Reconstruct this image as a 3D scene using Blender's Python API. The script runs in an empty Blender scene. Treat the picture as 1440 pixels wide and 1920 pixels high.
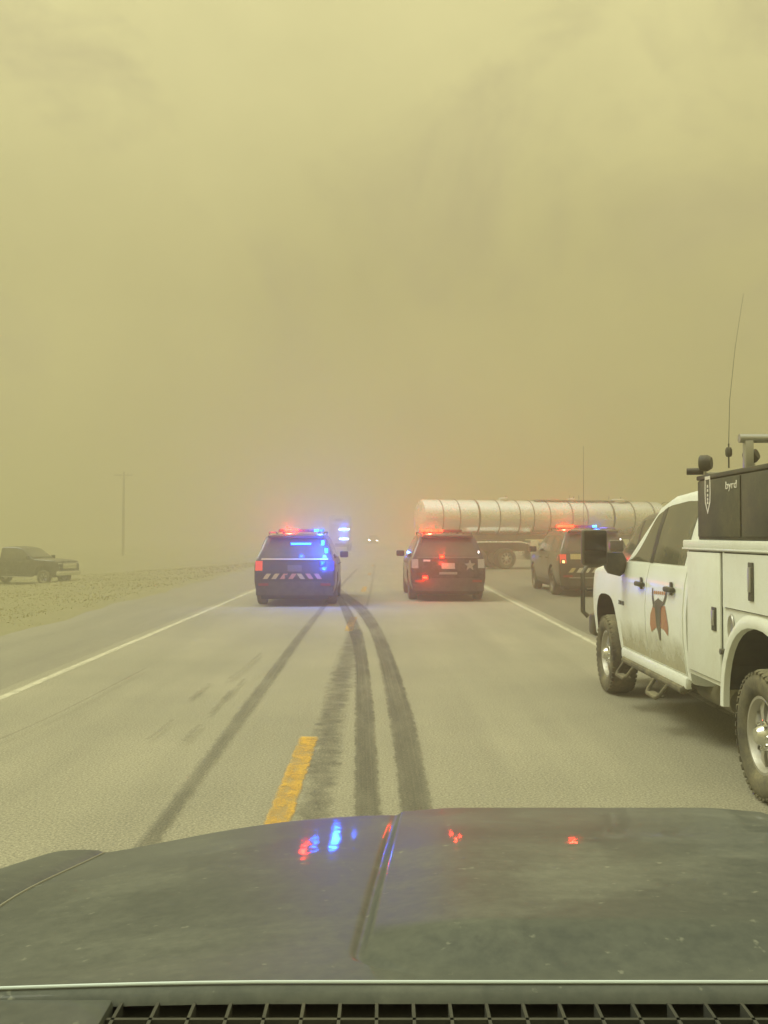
import bpy, bmesh, math, random
from mathutils import Vector, Matrix
random.seed(7)
R = math.radians
sc = bpy.context.scene
col = sc.collection

# ------------------------------------------------------------------ camera, sky, sun, exposure
F, CX, HY, EYE = 1850.0, 721.0, 1004.0, 1.70          # focal length in photo pixels, horizon row, eye height
cam_d = bpy.data.cameras.new('camera'); cam = bpy.data.objects.new('camera', cam_d); col.objects.link(cam)
cam_d.sensor_fit = 'VERTICAL'; cam_d.sensor_height = 36.0; cam_d.lens = 36.0 * F / 1920.0
cam_d.clip_start = 0.05; cam_d.clip_end = 5000
cam.location = (0, 0, EYE); cam.rotation_euler = (R(90) + math.atan((HY - 960) / F), 0, 0)
sc.camera = cam

SUN_EL, SUN_AZ = R(56), R(-85)                            # azimuth clockwise from +Y
world = bpy.data.worlds.new('World'); sc.world = world; world.use_nodes = True
wn = world.node_tree; wn.nodes.clear()
def WN(t, **k):
    n = wn.nodes.new(t)
    for a, v in k.items(): setattr(n, a, v)
    return n
sky = WN('ShaderNodeTexSky', sky_type='NISHITA', sun_disc=False, sun_elevation=SUN_EL, sun_rotation=SUN_AZ,
         air_density=1.0, dust_density=9.0, ozone_density=0.6)
tc = WN('ShaderNodeTexCoord'); sep = WN('ShaderNodeSeparateXYZ'); wn.links.new(tc.outputs['Generated'], sep.inputs[0])
ramp = WN('ShaderNodeValToRGB')
ramp.color_ramp.interpolation = 'EASE'
e = ramp.color_ramp.elements
e[0].position = 0.0; e[0].color = (0.41, 0.366, 0.160, 1)
e[1].position = 1.0; e[1].color = (1.18, 1.22, 0.88, 1)
m1 = e.new(0.22); m1.color = (0.45, 0.404, 0.178, 1)
m2 = e.new(0.50); m2.color = (0.665, 0.606, 0.292, 1)
wn.links.new(sep.outputs['Z'], ramp.inputs[0])
nz = WN('ShaderNodeTexNoise'); nz.inputs['Scale'].default_value = 2.6; nz.inputs['Detail'].default_value = 5; nz.inputs['Roughness'].default_value = 0.6
wn.links.new(tc.outputs['Generated'], nz.inputs['Vector'])
mr = WN('ShaderNodeMapRange'); mr.inputs['From Min'].default_value = 0.3; mr.inputs['From Max'].default_value = 0.7
mr.inputs['To Min'].default_value = 0.89; mr.inputs['To Max'].default_value = 1.09
wn.links.new(nz.outputs['Fac'], mr.inputs['Value'])
nz2 = WN('ShaderNodeTexNoise'); nz2.inputs['Scale'].default_value = 4.2; nz2.inputs['Detail'].default_value = 6; nz2.inputs['Roughness'].default_value = 0.62; nz2.inputs['Distortion'].default_value = 0.6
wn.links.new(tc.outputs['Generated'], nz2.inputs['Vector'])
mr2 = WN('ShaderNodeMapRange'); mr2.inputs['From Min'].default_value = 0.50; mr2.inputs['From Max'].default_value = 0.72; mr2.inputs['To Min'].default_value = 0.0; mr2.inputs['To Max'].default_value = 0.62
wn.links.new(nz2.outputs['Fac'], mr2.inputs['Value'])
brown = WN('ShaderNodeMix', data_type='RGBA'); brown.inputs[7].default_value = (0.36, 0.305, 0.18, 1)
wn.links.new(mr2.outputs[0], brown.inputs[0]); wn.links.new(ramp.outputs[0], brown.inputs[6])
vm = WN('ShaderNodeVectorMath', operation='SCALE'); wn.links.new(brown.outputs[2], vm.inputs[0]); wn.links.new(mr.outputs[0], vm.inputs['Scale'])
bg_dust = WN('ShaderNodeBackground'); bg_dust.inputs['Strength'].default_value = 1.16; wn.links.new(vm.outputs[0], bg_dust.inputs['Color'])
bg_sky = WN('ShaderNodeBackground'); bg_sky.inputs['Strength'].default_value = 0.05; wn.links.new(sky.outputs[0], bg_sky.inputs['Color'])
mixw = WN('ShaderNodeMixShader'); mixw.inputs[0].default_value = 0.93
wn.links.new(bg_sky.outputs[0], mixw.inputs[1]); wn.links.new(bg_dust.outputs[0], mixw.inputs[2])
wo = WN('ShaderNodeOutputWorld'); wn.links.new(mixw.outputs[0], wo.inputs['Surface'])

sd = bpy.data.lights.new('sun', 'SUN'); sd.energy = 2.3; sd.angle = R(30); sd.color = (0.95, 1.0, 0.82)
sun = bpy.data.objects.new('sun', sd); col.objects.link(sun)
sun_dir = Vector((math.sin(SUN_AZ) * math.cos(SUN_EL), math.cos(SUN_AZ) * math.cos(SUN_EL), math.sin(SUN_EL)))
sun.rotation_euler = sun_dir.to_track_quat('Z', 'Y').to_euler(); sun.location = (0, 0, 60)
vs = sc.view_settings; vs.view_transform = 'Standard'; vs.look = 'None'; vs.exposure = 0.0; vs.gamma = 1.0; vs.use_curve_mapping = False
sc.cycles.use_denoising = True; sc.cycles.max_bounces = 6; sc.cycles.volume_bounces = 1
sc.cycles.sample_clamp_indirect = 10.0
HAZE = 0.0125

# ------------------------------------------------------------------ materials
DUST = (0.40, 0.355, 0.20)
M = {}
def nt_of(name):
    m = bpy.data.materials.new(name); m.use_nodes = True
    n = m.node_tree; return m, n, n.nodes['Principled BSDF'], n.nodes['Material Output']
def node(n, t, **k):
    x = n.nodes.new(t)
    for a, v in k.items(): setattr(x, a, v)
    return x
def setin(x, **k):
    for a, v in k.items(): x.inputs[a.replace('_', ' ')].default_value = v
def mixrgb(n, fac, a, b):
    x = node(n, 'ShaderNodeMix', data_type='RGBA')
    for sock, v in ((x.inputs[0], fac), (x.inputs[6], a), (x.inputs[7], b)):
        if isinstance(v, (int, float)): sock.default_value = v
        elif isinstance(v, tuple): sock.default_value = v + (1,) if len(v) == 3 else v
        else: n.links.new(v, sock)
    return x.outputs[2]
def noise(n, scale, detail=4, rough=0.55, vec=None, stretch=None):
    t = node(n, 'ShaderNodeTexNoise'); setin(t, Scale=scale, Detail=detail, Roughness=rough)
    if vec is None:
        c = node(n, 'ShaderNodeTexCoord'); vec = c.outputs['Object']
    if stretch:
        mp = node(n, 'ShaderNodeMapping'); mp.inputs['Scale'].default_value = stretch; n.links.new(vec, mp.inputs[0]); vec = mp.outputs[0]
    n.links.new(vec, t.inputs['Vector']); return t.outputs['Fac']
def rng(n, v, a, b, c=0.0, d=1.0):
    x = node(n, 'ShaderNodeMapRange'); n.links.new(v, x.inputs[0])
    for i, q in zip((1, 2, 3, 4), (a, b, c, d)): x.inputs[i].default_value = q
    return x.outputs[0]
def math2(n, op, a, b):
    x = node(n, 'ShaderNodeMath', operation=op)
    for s, v in zip(x.inputs, (a, b)):
        if isinstance(v, (int, float)): s.default_value = v
        else: n.links.new(v, s)
    return x.outputs[0]
def paint(name, color, rough=0.35, metal=0.0, dust=0.35, scale=3.0, coat=0.0, bump=0.0, spec=0.5):
    """a surface with dust lying on it in patches, more of it on faces that look up"""
    m, n, p, o = nt_of(name)
    a = noise(n, scale, 6, 0.65); b = noise(n, scale * 9, 4, 0.6)
    g = node(n, 'ShaderNodeNewGeometry'); s = node(n, 'ShaderNodeSeparateXYZ'); n.links.new(g.outputs['Normal'], s.inputs[0])
    up = rng(n, s.outputs['Z'], 0.1, 1.0, 0.0, 0.45)
    f = math2(n, 'ADD', rng(n, a, 0.3, 0.75, 0.0, 1.0), up)
    f = math2(n, 'MULTIPLY', f, rng(n, b, 0.3, 0.7, 0.6, 1.2))
    f = math2(n, 'MINIMUM', math2(n, 'MULTIPLY', f, dust), 1.0)
    n.links.new(mixrgb(n, f, color, DUST), p.inputs['Base Color'])
    n.links.new(math2(n, 'ADD', rough, math2(n, 'MULTIPLY', f, 0.45)), p.inputs['Roughness'])
    p.inputs['Metallic'].default_value = metal; p.inputs['Specular IOR Level'].default_value = spec
    if coat: p.inputs['Coat Weight'].default_value = coat; p.inputs['Coat Roughness'].default_value = 0.12
    if bump:
        bp = node(n, 'ShaderNodeBump'); bp.inputs['Strength'].default_value = bump; bp.inputs['Distance'].default_value = 0.004
        n.links.new(b, bp.inputs['Height']); n.links.new(bp.outputs[0], p.inputs['Normal'])
    M[name] = m; return m
def emit(name, color, strength):
    m, n, p, o = nt_of(name)
    p.inputs['Base Color'].default_value = (*[min(c, 1) * 0.4 for c in color], 1)
    p.inputs['Emission Color'].default_value = (*color, 1); p.inputs['Emission Strength'].default_value = strength
    M[name] = m; return m
paint('white_paint', (0.76, 0.79, 0.75), 0.42, dust=0.22, scale=2.2, coat=0.08)
paint('white_dirty', (0.66, 0.65, 0.56), 0.5, dust=0.55, scale=1.5)
paint('white_body', (0.73, 0.76, 0.71), 0.48, dust=0.28, scale=2.4, bump=0.06)
paint('navy_paint', (0.018, 0.019, 0.026), 0.28, dust=0.10, coat=0.3)
paint('black_paint', (0.012, 0.012, 0.013), 0.25, dust=0.12, coat=0.3)
paint('umber_paint', (0.032, 0.028, 0.022), 0.28, dust=0.22, coat=0.3)
paint('grey_paint', (0.06, 0.062, 0.065), 0.28, dust=0.30, coat=0.4)
paint('black_plastic', (0.025, 0.025, 0.024), 0.5, dust=0.28)
paint('tool_black', (0.058, 0.060, 0.050), 0.62, dust=0.26, bump=0.15, spec=0.12)
paint('seam_dust', (0.22, 0.22, 0.165), 0.8, dust=0.2)
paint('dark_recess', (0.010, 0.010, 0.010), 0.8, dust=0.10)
paint('rubber', (0.030, 0.029, 0.027), 0.8, dust=0.50, scale=5)
paint('glass', (0.018, 0.019, 0.017), 0.05, dust=0.10)
paint('glass_dusty', (0.06, 0.062, 0.045), 0.10, dust=0.22)
paint('steel', (0.46, 0.46, 0.44), 0.35, metal=0.85, dust=0.22)
paint('chrome', (0.75, 0.75, 0.73), 0.12, metal=1.0, dust=0.10)
paint('rim_steel', (0.48, 0.47, 0.44), 0.4, metal=0.6, dust=0.35)
paint('tank_steel', (0.90, 0.92, 0.93), 0.24, metal=0.85, dust=0.13, scale=1.1)
paint('tank_band', (0.11, 0.10, 0.09), 0.5, metal=0.4, dust=0.3)
paint('frame_grey', (0.10, 0.095, 0.08), 0.6, dust=0.5)
paint('tan_trim', (0.55, 0.46, 0.30), 0.4, dust=0.2)
paint('reflect_white', (0.72, 0.70, 0.62), 0.35, dust=0.15)
paint('reflect_gold', (0.62, 0.52, 0.26), 0.35, dust=0.15)
paint('reflect_pink', (0.62, 0.28, 0.20), 0.35, dust=0.15)
paint('red_lens', (0.30, 0.02, 0.015), 0.2, dust=0.15)
paint('blue_lens', (0.03, 0.05, 0.25), 0.2, dust=0.15)
paint('clear_lens', (0.55, 0.55, 0.52), 0.12, dust=0.15)
paint('wood', (0.13, 0.095, 0.06), 0.85, dust=0.3)
paint('emblem_red', (0.36, 0.135, 0.07), 0.5, dust=0.50)
paint('emblem_dark', (0.07, 0.065, 0.045), 0.5, dust=0.30)
paint('emblem_text', (0.55, 0.25, 0.16), 0.5, dust=0.3)
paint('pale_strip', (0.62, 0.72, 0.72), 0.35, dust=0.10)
paint('vent_reflection_black', (0.045, 0.047, 0.042), 0.7, dust=0.10, spec=0.1)
emit('lit_red', (1.0, 0.032, 0.008), 11.0)
emit('lit_red_soft', (1.0, 0.10, 0.05), 0.7)
emit('lit_blue', (0.01, 0.14, 1.0), 3.0)
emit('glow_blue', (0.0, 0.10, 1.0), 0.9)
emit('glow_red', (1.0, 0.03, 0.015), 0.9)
emit('lit_cyan', (0.03, 0.42, 1.0), 4.5)
emit('lit_white', (1.0, 0.97, 0.9), 5.0)
emit('lit_amber', (1.0, 0.55, 0.2), 3.0)
emit('lit_far_blue', (0.35, 0.65, 1.0), 22.0)
emit('lit_headlight', (1.0, 0.98, 0.95), 130.0)

m, n, p, o = nt_of('door_dust')
tcz = node(n, 'ShaderNodeSeparateXYZ'); n.links.new(node(n, 'ShaderNodeTexCoord').outputs['Object'], tcz.inputs[0])
hgt = math2(n, 'ADD', tcz.outputs['Z'], rng(n, noise(n, 2.6, 6, 0.65), 0.2, 0.8, -0.14, 0.14))
al = math2(n, 'MULTIPLY', rng(n, hgt, 0.56, 0.88, 0.85, 0.0), rng(n, noise(n, 16, 5, 0.7), 0.25, 0.7, 0.6, 1.0))
p.inputs['Base Color'].default_value = (0.42, 0.385, 0.25, 1); p.inputs['Roughness'].default_value = 0.85
tr = node(n, 'ShaderNodeBsdfTransparent'); mx = node(n, 'ShaderNodeMixShader'); n.links.new(al, mx.inputs[0]); n.links.new(tr.outputs[0], mx.inputs[1]); n.links.new(p.outputs[0], mx.inputs[2]); n.links.new(mx.outputs[0], o.inputs['Surface'])
M['door_dust'] = m
# camera truck paint: black, clear-coated, filmed with dust
m, n, p, o = nt_of('hood_paint')
a = noise(n, 2.2, 6, 0.6); b = noise(n, 55, 3, 0.6); c = noise(n, 5.5, 5, 0.7, stretch=(0.5, 2.2, 1))
f = math2(n, 'MULTIPLY', rng(n, a, 0.25, 0.75, 0.45, 1.0), rng(n, b, 0.3, 0.75, 0.75, 1.15))
f = math2(n, 'ADD', math2(n, 'MULTIPLY', f, 0.34), rng(n, c, 0.56, 0.76, 0.0, 0.10))
sm = noise(n, 3.4, 8, 0.75); sp2 = noise(n, 58, 3, 0.5)
f = math2(n, 'ADD', f, rng(n, sm, 0.50, 0.72, 0.0, 0.18)); f = math2(n, 'ADD', f, rng(n, sp2, 0.68, 0.76, 0.0, 0.35))
n.links.new(mixrgb(n, f, (0.028, 0.035, 0.037), (0.33, 0.335, 0.255)), p.inputs['Base Color'])
n.links.new(rng(n, f, 0.1, 0.6, 0.42, 0.75), p.inputs['Roughness'])
p.inputs['Coat Weight'].default_value = 0.13; p.inputs['Coat Roughness'].default_value = 0.05
bp = node(n, 'ShaderNodeBump'); setin(bp, Strength=0.22, Distance=0.003); n.links.new(noise(n, 14, 4), bp.inputs['Height']); n.links.new(bp.outputs[0], p.inputs['Coat Normal'])
p.inputs['Specular IOR Level'].default_value = 0.04
M['hood_paint'] = m

# road: pale dusty chip seal
def road_mat(name, c1, c2, speck):
    m, n, p, o = nt_of(name)
    big = noise(n, 0.35, 5, 0.6); lane = noise(n, 0.9, 4, 0.6, stretch=(1.6, 0.10, 1)); fine = noise(n, 62, 2, 0.7); mid = noise(n, 9, 4, 0.6)
    base = mixrgb(n, rng(n, big, 0.32, 0.68), c1, c2)
    base = mixrgb(n, rng(n, lane, 0.38, 0.72, 0.0, 0.50), base, (c1[0] * 0.70, c1[1] * 0.70, c1[2] * 0.72))
    base = mixrgb(n, rng(n, mid, 0.45, 0.75, 0.0, 0.18), base, (c1[0] * 1.25, c1[1] * 1.22, c1[2] * 1.1))
    dark = mixrgb(n, rng(n, fine, 0.36, 0.52, speck, 0.0), base, (0.10, 0.095, 0.075))
    lite = mixrgb(n, rng(n, fine, 0.56, 0.72, 0.0, speck * 0.9), dark, (0.62, 0.57, 0.42))
    n.links.new(lite, p.inputs['Base Color']); p.inputs['Roughness'].default_value = 0.9
    bp = node(n, 'ShaderNodeBump'); setin(bp, Strength=0.5, Distance=0.008); n.links.new(fine, bp.inputs['Height']); n.links.new(bp.outputs[0], p.inputs['Normal'])
    M[name] = m
road_mat('road_surface', (0.288, 0.270, 0.188), (0.375, 0.345, 0.240), 0.60)
road_mat('apron_surface', (0.185, 0.168, 0.115), (0.215, 0.195, 0.135), 0.30)
road_mat('shoulder_surface', (0.245, 0.228, 0.165), (0.275, 0.255, 0.180), 0.30)
m, n, p, o = nt_of('field')
a = noise(n, 0.25, 6, 0.65); b = noise(n, 3.0, 5, 0.7)
base = mixrgb(n, rng(n, a, 0.3, 0.7), (0.245, 0.225, 0.108), (0.215, 0.206, 0.095))
n.links.new(mixrgb(n, rng(n, b, 0.4, 0.75, 0, 0.6), base, (0.27, 0.235, 0.125)), p.inputs['Base Color']); p.inputs['Roughness'].default_value = 0.95
bp = node(n, 'ShaderNodeBump'); setin(bp, Strength=0.4, Distance=0.05); n.links.new(b, bp.inputs['Height']); n.links.new(bp.outputs[0], p.inputs['Normal'])
M['field'] = m
m, n, p, o = nt_of('grass_blade')
oi = noise(n, 1.2, 4, 0.7)
n.links.new(mixrgb(n, rng(n, oi, 0.35, 0.7), (0.40, 0.365, 0.185), (0.34, 0.32, 0.155)), p.inputs['Base Color']); p.inputs['Roughness'].default_value = 0.9
gcol = p.inputs['Base Color'].links[0].from_socket
df, tl, ms = node(n, 'ShaderNodeBsdfDiffuse'), node(n, 'ShaderNodeBsdfTranslucent'), node(n, 'ShaderNodeMixShader')
n.links.new(gcol, df.inputs[0]); n.links.new(gcol, tl.inputs[0]); ms.inputs[0].default_value = 0.5
n.links.new(df.outputs[0], ms.inputs[1]); n.links.new(tl.outputs[0], ms.inputs[2]); n.links.new(ms.outputs[0], o.inputs['Surface'])
M['grass_blade'] = m

def decal_mat(name, color, strength, edge=0.25, streak=(40, 1.2), wear=0.5, wscale=(3, 40), color2=None):
    """a thin film on the road, worn through in places; u runs across, v along in metres"""
    m, n, p, o = nt_of(name)
    uv = node(n, 'ShaderNodeUVMap'); sp = node(n, 'ShaderNodeSeparateXYZ'); n.links.new(uv.outputs[0], sp.inputs[0])
    u = sp.outputs['X']
    ed = math2(n, 'MINIMUM', u, math2(n, 'SUBTRACT', 1.0, u))
    obj = node(n, 'ShaderNodeTexCoord').outputs['Object']
    wob = noise(n, 7, 4, 0.7, obj)
    ed = math2(n, 'ADD', ed, rng(n, wob, 0.3, 0.7, -edge * 0.7, edge * 0.7))
    al = rng(n, ed, 0.0, edge, 0.0, 1.0)
    st = noise(n, 1.0, 4, 0.6, uv.outputs[0], (streak[0], streak[1], 1))
    al = math2(n, 'MULTIPLY', al, rng(n, st, 0.3, 0.7, 1.0 - wear, 1.0))
    wr = noise(n, 1.0, 5, 0.7, obj, (wscale[0], wscale[1], 1))
    al = math2(n, 'MULTIPLY', al, rng(n, wr, 0.32, 0.55, 1.0 - wear, 1.0))
    vv = math2(n, 'MINIMUM', sp.outputs['Y'], sp.outputs['Z'])
    gr = noise(n, 62, 2, 0.7, obj)
    al = math2(n, 'MULTIPLY', al, rng(n, gr, 0.35, 0.6, 1.0, 0.72))
    al = math2(n, 'MULTIPLY', al, strength)
    p.inputs['Roughness'].default_value = 0.85
    if color2: n.links.new(mixrgb(n, rng(n, wob, 0.35, 0.65), color, color2), p.inputs['Base Color'])
    else: p.inputs['Base Color'].default_value = (*color, 1)
    tr = node(n, 'ShaderNodeBsdfTransparent'); mx = node(n, 'ShaderNodeMixShader')
    n.links.new(al, mx.inputs[0]); n.links.new(tr.outputs[0], mx.inputs[1]); n.links.new(p.outputs[0], mx.inputs[2]); n.links.new(mx.outputs[0], o.inputs['Surface'])
    M[name] = m
decal_mat('skid_rubber', (0.10, 0.095, 0.070), 0.66, 0.20, (11, 0.18), 0.60, (2.2, 0.5))
decal_mat('skid_dark', (0.085, 0.080, 0.058), 0.78, 0.13, (11, 0.18), 0.48, (2.2, 0.5))
decal_mat('skid_faint', (0.11, 0.10, 0.07), 0.50, 0.34, (9, 0.4), 0.7, (2, 1.3))
decal_mat('edge_white', (0.76, 0.72, 0.54), 0.95, 0.14, (2, 0.6), 0.42, (6, 3))
decal_mat('dash_yellow', (0.78, 0.47, 0.05), 1.0, 0.12, (2, 2), 0.60, (5, 6), (0.72, 0.40, 0.04))
decal_mat('rumble_tar', (0.095, 0.09, 0.068), 0.66, 0.34, (1.6, 2.2), 0.60, (3.0, 5.0))

# ------------------------------------------------------------------ mesh helpers
class MB:
    def __init__(s): s.v = []; s.f = []; s.m = []; s.uv = None
    def add(s, vs_, fs, mi=0):
        b = len(s.v); s.v += [tuple(q) for q in vs_]
        s.f += [tuple(b + i for i in q) for q in fs]; s.m += [mi] * len(fs); return s
    def box(s, x0, x1, y0, y1, z0, z1, mi=0, b=0.0):
        """box with its edges chamfered by b"""
        if b <= 0:
            vs_ = [(x, y, z) for z in (z0, z1) for y in (y0, y1) for x in (x0, x1)]
            return s.add(vs_, [(0, 2, 3, 1), (4, 5, 7, 6), (0, 1, 5, 4), (2, 6, 7, 3), (0, 4, 6, 2), (1, 3, 7, 5)], mi)
        bm = bmesh.new(); r = bmesh.ops.create_cube(bm, size=1)
        for q in bm.verts: q.co = Vector(((x0 + x1) / 2 + q.co.x * (x1 - x0), (y0 + y1) / 2 + q.co.y * (y1 - y0), (z0 + z1) / 2 + q.co.z * (z1 - z0)))
        bmesh.ops.bevel(bm, geom=list(bm.edges), offset=b, segments=2, profile=0.5, affect='EDGES')
        bm.verts.index_update(); s.add([q.co for q in bm.verts], [[q.index for q in f.verts] for f in bm.faces], mi); bm.free(); return s
    def tube(s, pts, r, n=10, mi=0, cap=True):
        pts = [Vector(q) for q in pts]; rs = r if isinstance(r, (list, tuple)) else [r] * len(pts)
        rings = []
        up0 = None
        for i, q in enumerate(pts):
            d = (pts[min(i + 1, len(pts) - 1)] - pts[max(i - 1, 0)]).normalized()
            if up0 is None: up0 = Vector((0, 0, 1)) if abs(d.z) < 0.9 else Vector((1, 0, 0))
            a = d.cross(up0).normalized(); b = a.cross(d).normalized(); up0 = b
            rings.append([q + (a * math.cos(t) + b * math.sin(t)) * rs[i] for t in [2 * math.pi * k / n for k in range(n)]])
        vs_ = [q for g in rings for q in g]; fs = []
        for i in range(len(pts) - 1):
            for k in range(n): fs.append((i * n + k, i * n + (k + 1) % n, (i + 1) * n + (k + 1) % n, (i + 1) * n + k))
        if cap: fs += [tuple(range(n))[::-1], tuple((len(pts) - 1) * n + k for k in range(n))]
        return s.add(vs_, fs, mi)
    def lathe(s, prof, n=32, axis='x', c=(0, 0, 0), mi=0, closed=False):
        vs_ = []; L = len(prof)
        for k in range(n):
            t = 2 * math.pi * k / n; ct, st = math.cos(t), math.sin(t)
            for r, a in prof:
                q = {'x': (a, r * ct, r * st), 'y': (r * ct, a, r * st), 'z': (r * ct, r * st, a)}[axis]
                vs_.append((q[0] + c[0], q[1] + c[1], q[2] + c[2]))
        fs = []
        for k in range(n):
            k2 = (k + 1) % n
            for j in range(L if closed else L - 1):
                j2 = (j + 1) % L; fs.append((k * L + j, k * L + j2, k2 * L + j2, k2 * L + j))
        return s.add(vs_, fs, mi)
    def grid(s, P, mi=0):
        a, b = len(P), len(P[0])
        return s.add([q for r in P for q in r], [(i * b + j, i * b + j + 1, (i + 1) * b + j + 1, (i + 1) * b + j) for i in range(a - 1) for j in range(b - 1)], mi)
    def slab(s, P, N, t, mi=0):
        """a grid P thickened by t against the normal direction N"""
        a, b = len(P), len(P[0]); N = Vector(N)
        Q = [[Vector(q) - N * t for q in r] for r in P]
        base = len(s.v); s.grid(P, mi)
        o2 = len(s.v); s.v += [tuple(q) for r in Q for q in r]
        ring = [(0, j) for j in range(b)] + [(i, b - 1) for i in range(1, a)] + [(a - 1, j) for j in range(b - 2, -1, -1)] + [(i, 0) for i in range(a - 2, 0, -1)]
        for k in range(len(ring)):
            p0, p1 = ring[k], ring[(k + 1) % len(ring)]
            i0, i1 = p0[0] * b + p0[1], p1[0] * b + p1[1]
            s.f.append((base + i0, base + i1, o2 + i1, o2 + i0)); s.m.append(mi)
        return s
    def prism(s, poly, d, mi=0):
        """3D polygon extruded by vector d"""
        k = len(poly); d = Vector(d)
        vs_ = [Vector(q) for q in poly] + [Vector(q) + d for q in poly]
        return s.add(vs_, [tuple(range(k)), tuple(range(2 * k - 1, k - 1, -1))] + [(i, (i + 1) % k, k + (i + 1) % k, k + i) for i in range(k)], mi)
    def mesh(s, name, smooth=35):
        me = bpy.data.meshes.new(name); me.from_pydata(s.v, [], s.f)
        for q, i in zip(me.polygons, s.m): q.material_index = i
        bm = bmesh.new(); bm.from_mesh(me); bmesh.ops.recalc_face_normals(bm, faces=list(bm.faces)); bm.to_mesh(me); bm.free()
        if smooth:
            for q in me.polygons: q.use_smooth = True
            me.set_sharp_from_angle(angle=R(smooth))
        me.update(); return me
    def build(s, name, mats, parent=None, smooth=35, loc=None):
        me = s.mesh(name, smooth)
        for q in (mats if isinstance(mats, (list, tuple)) else [mats]): me.materials.append(M[q])
        o = bpy.data.objects.new(name, me); col.objects.link(o)
        if parent: o.parent = parent
        if loc: o.location = loc
        return o
def inst(o, parent, loc, rot=None, name=None):
    c = o.copy(); col.objects.link(c); c.parent = parent; c.location = loc
    if rot: c.rotation_euler = rot
    return c
def thing(name, label, cat, loc=(0, 0, 0), rz=0.0, group=None, scale=None):
    o = bpy.data.objects.new(name, None); col.objects.link(o); o.location = loc; o.rotation_euler = (0, 0, rz)
    o.empty_display_size = 0.2; o['label'] = label; o['category'] = cat
    if group: o['group'] = group
    if scale: o.scale = scale
    return o
def setting(o): o['kind'] = 'structure'; return o
def lerp(a, b, t): return a + (b - a) * t
def interp(tab, x):
    if x <= tab[0][0]: return tab[0][1]
    for (a, u), (b, v) in zip(tab, tab[1:]):
        if x <= b: return lerp(u, v, (x - a) / (b - a) if b > a else 0)
    return tab[-1][1]
def sstep(a, b, x):
    t = max(0.0, min(1.0, (x - a) / (b - a))); return t * t * (3 - 2 * t)
def gnd(px, py): return ((px - CX) / (py - HY) * EYE, F * EYE / (py - HY))      # photo pixel on the road plane
def lamp(parent, loc, color, beam, spill):
    """what one lit lamp gives off: a beam towards the traffic behind and a weaker spill all round"""
    l = bpy.data.lights.new('lamp_beam', 'SPOT'); l.energy = beam * 3.0; l.color = color; l.spot_size = R(15); l.spot_blend = 0.5; l.shadow_soft_size = 0.10
    o = bpy.data.objects.new('lamp_beam', l); col.objects.link(o); o.parent = parent; o.location = loc
    o.rotation_euler = (Vector((-1.2, 0, EYE + 0.5)) - Vector(parent.location) - Vector(loc)).to_track_quat('-Z', 'Y').to_euler()
    l = bpy.data.lights.new('lamp_spill', 'POINT'); l.energy = spill; l.color = color; l.shadow_soft_size = 0.05
    o = bpy.data.objects.new('lamp_spill', l); col.objects.link(o); o.parent = parent; o.location = (loc[0], loc[1] - .06, loc[2])
def text_mesh(txt, size, depth=0.002):
    c = bpy.data.curves.new('t', 'FONT'); c.body = txt; c.size = size; c.extrude = depth; c.align_x = 'CENTER'; c.align_y = 'CENTER'
    o = bpy.data.objects.new('t', c); col.objects.link(o)
    me = bpy.data.meshes.new_from_object(o.evaluated_get(bpy.context.evaluated_depsgraph_get())); bpy.data.objects.remove(o); return me
def carve(o, cutters):
    for i, c in enumerate(cutters):
        c.parent = o.parent
        md = o.modifiers.new('c%d' % i, 'BOOLEAN'); md.object = c; md.operation = 'DIFFERENCE'; md.solver = 'EXACT'
    bpy.context.view_layer.update()
    me = bpy.data.meshes.new_from_object(o.evaluated_get(bpy.context.evaluated_depsgraph_get()))
    o.modifiers.clear(); o.data = me
    for c in cutters: bpy.data.objects.remove(c)

# ------------------------------------------------------------------ the setting: ground, road, shoulders, markings
ROAD_L, ROAD_R, SH_L, SH_R = -4.22, 3.52, -6.55, 10.5
def ground_z(x, y):
    z = -0.05 - 0.98 * max(0.0, min(1.0, (-6.9 - x) / 13.0)) - 0.5 * sstep(24, 40, x)
    if x < -7: z += 0.035 * math.sin(x * 0.55 + y * 0.21) * math.sin(y * 0.13 + 1) * sstep(-7, -11, x)
    return z
xs = [-600, -300, -150, -100, -80, -60, -50, -45, -40, -36, -33, -30, -28, -26, -24, -22, -20, -18, -17, -16, -15, -14, -13, -12, -11, -10, -9, -8.5, -8, -7.5, -7, -6.7, -6.4, -4, 0, 5, 10, 15, 20, 24, 28, 32, 36, 40, 60, 100, 200, 600]
ys = [-150, -60, -20, 0, 5, 10] + [12 + 2 * i for i in range(45)] + [110, 120, 135, 150, 180, 220, 280, 350, 450, 600, 900]
setting(MB().grid([[(x, y, ground_z(x, y)) for x in xs] for y in ys]).build('ground', 'field'))
def sheet(name, x0, x1, y0, y1, z, mat, step=10):
    k = max(1, int((y1 - y0) / step))
    return setting(MB().grid([[(x0, y0 + (y1 - y0) * i / k, z), (x1, y0 + (y1 - y0) * i / k, z)] for i in range(k + 1)]).build(name, mat))
road = sheet('road', ROAD_L, ROAD_R, -60, 800, 0.0, 'road_surface')
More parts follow.
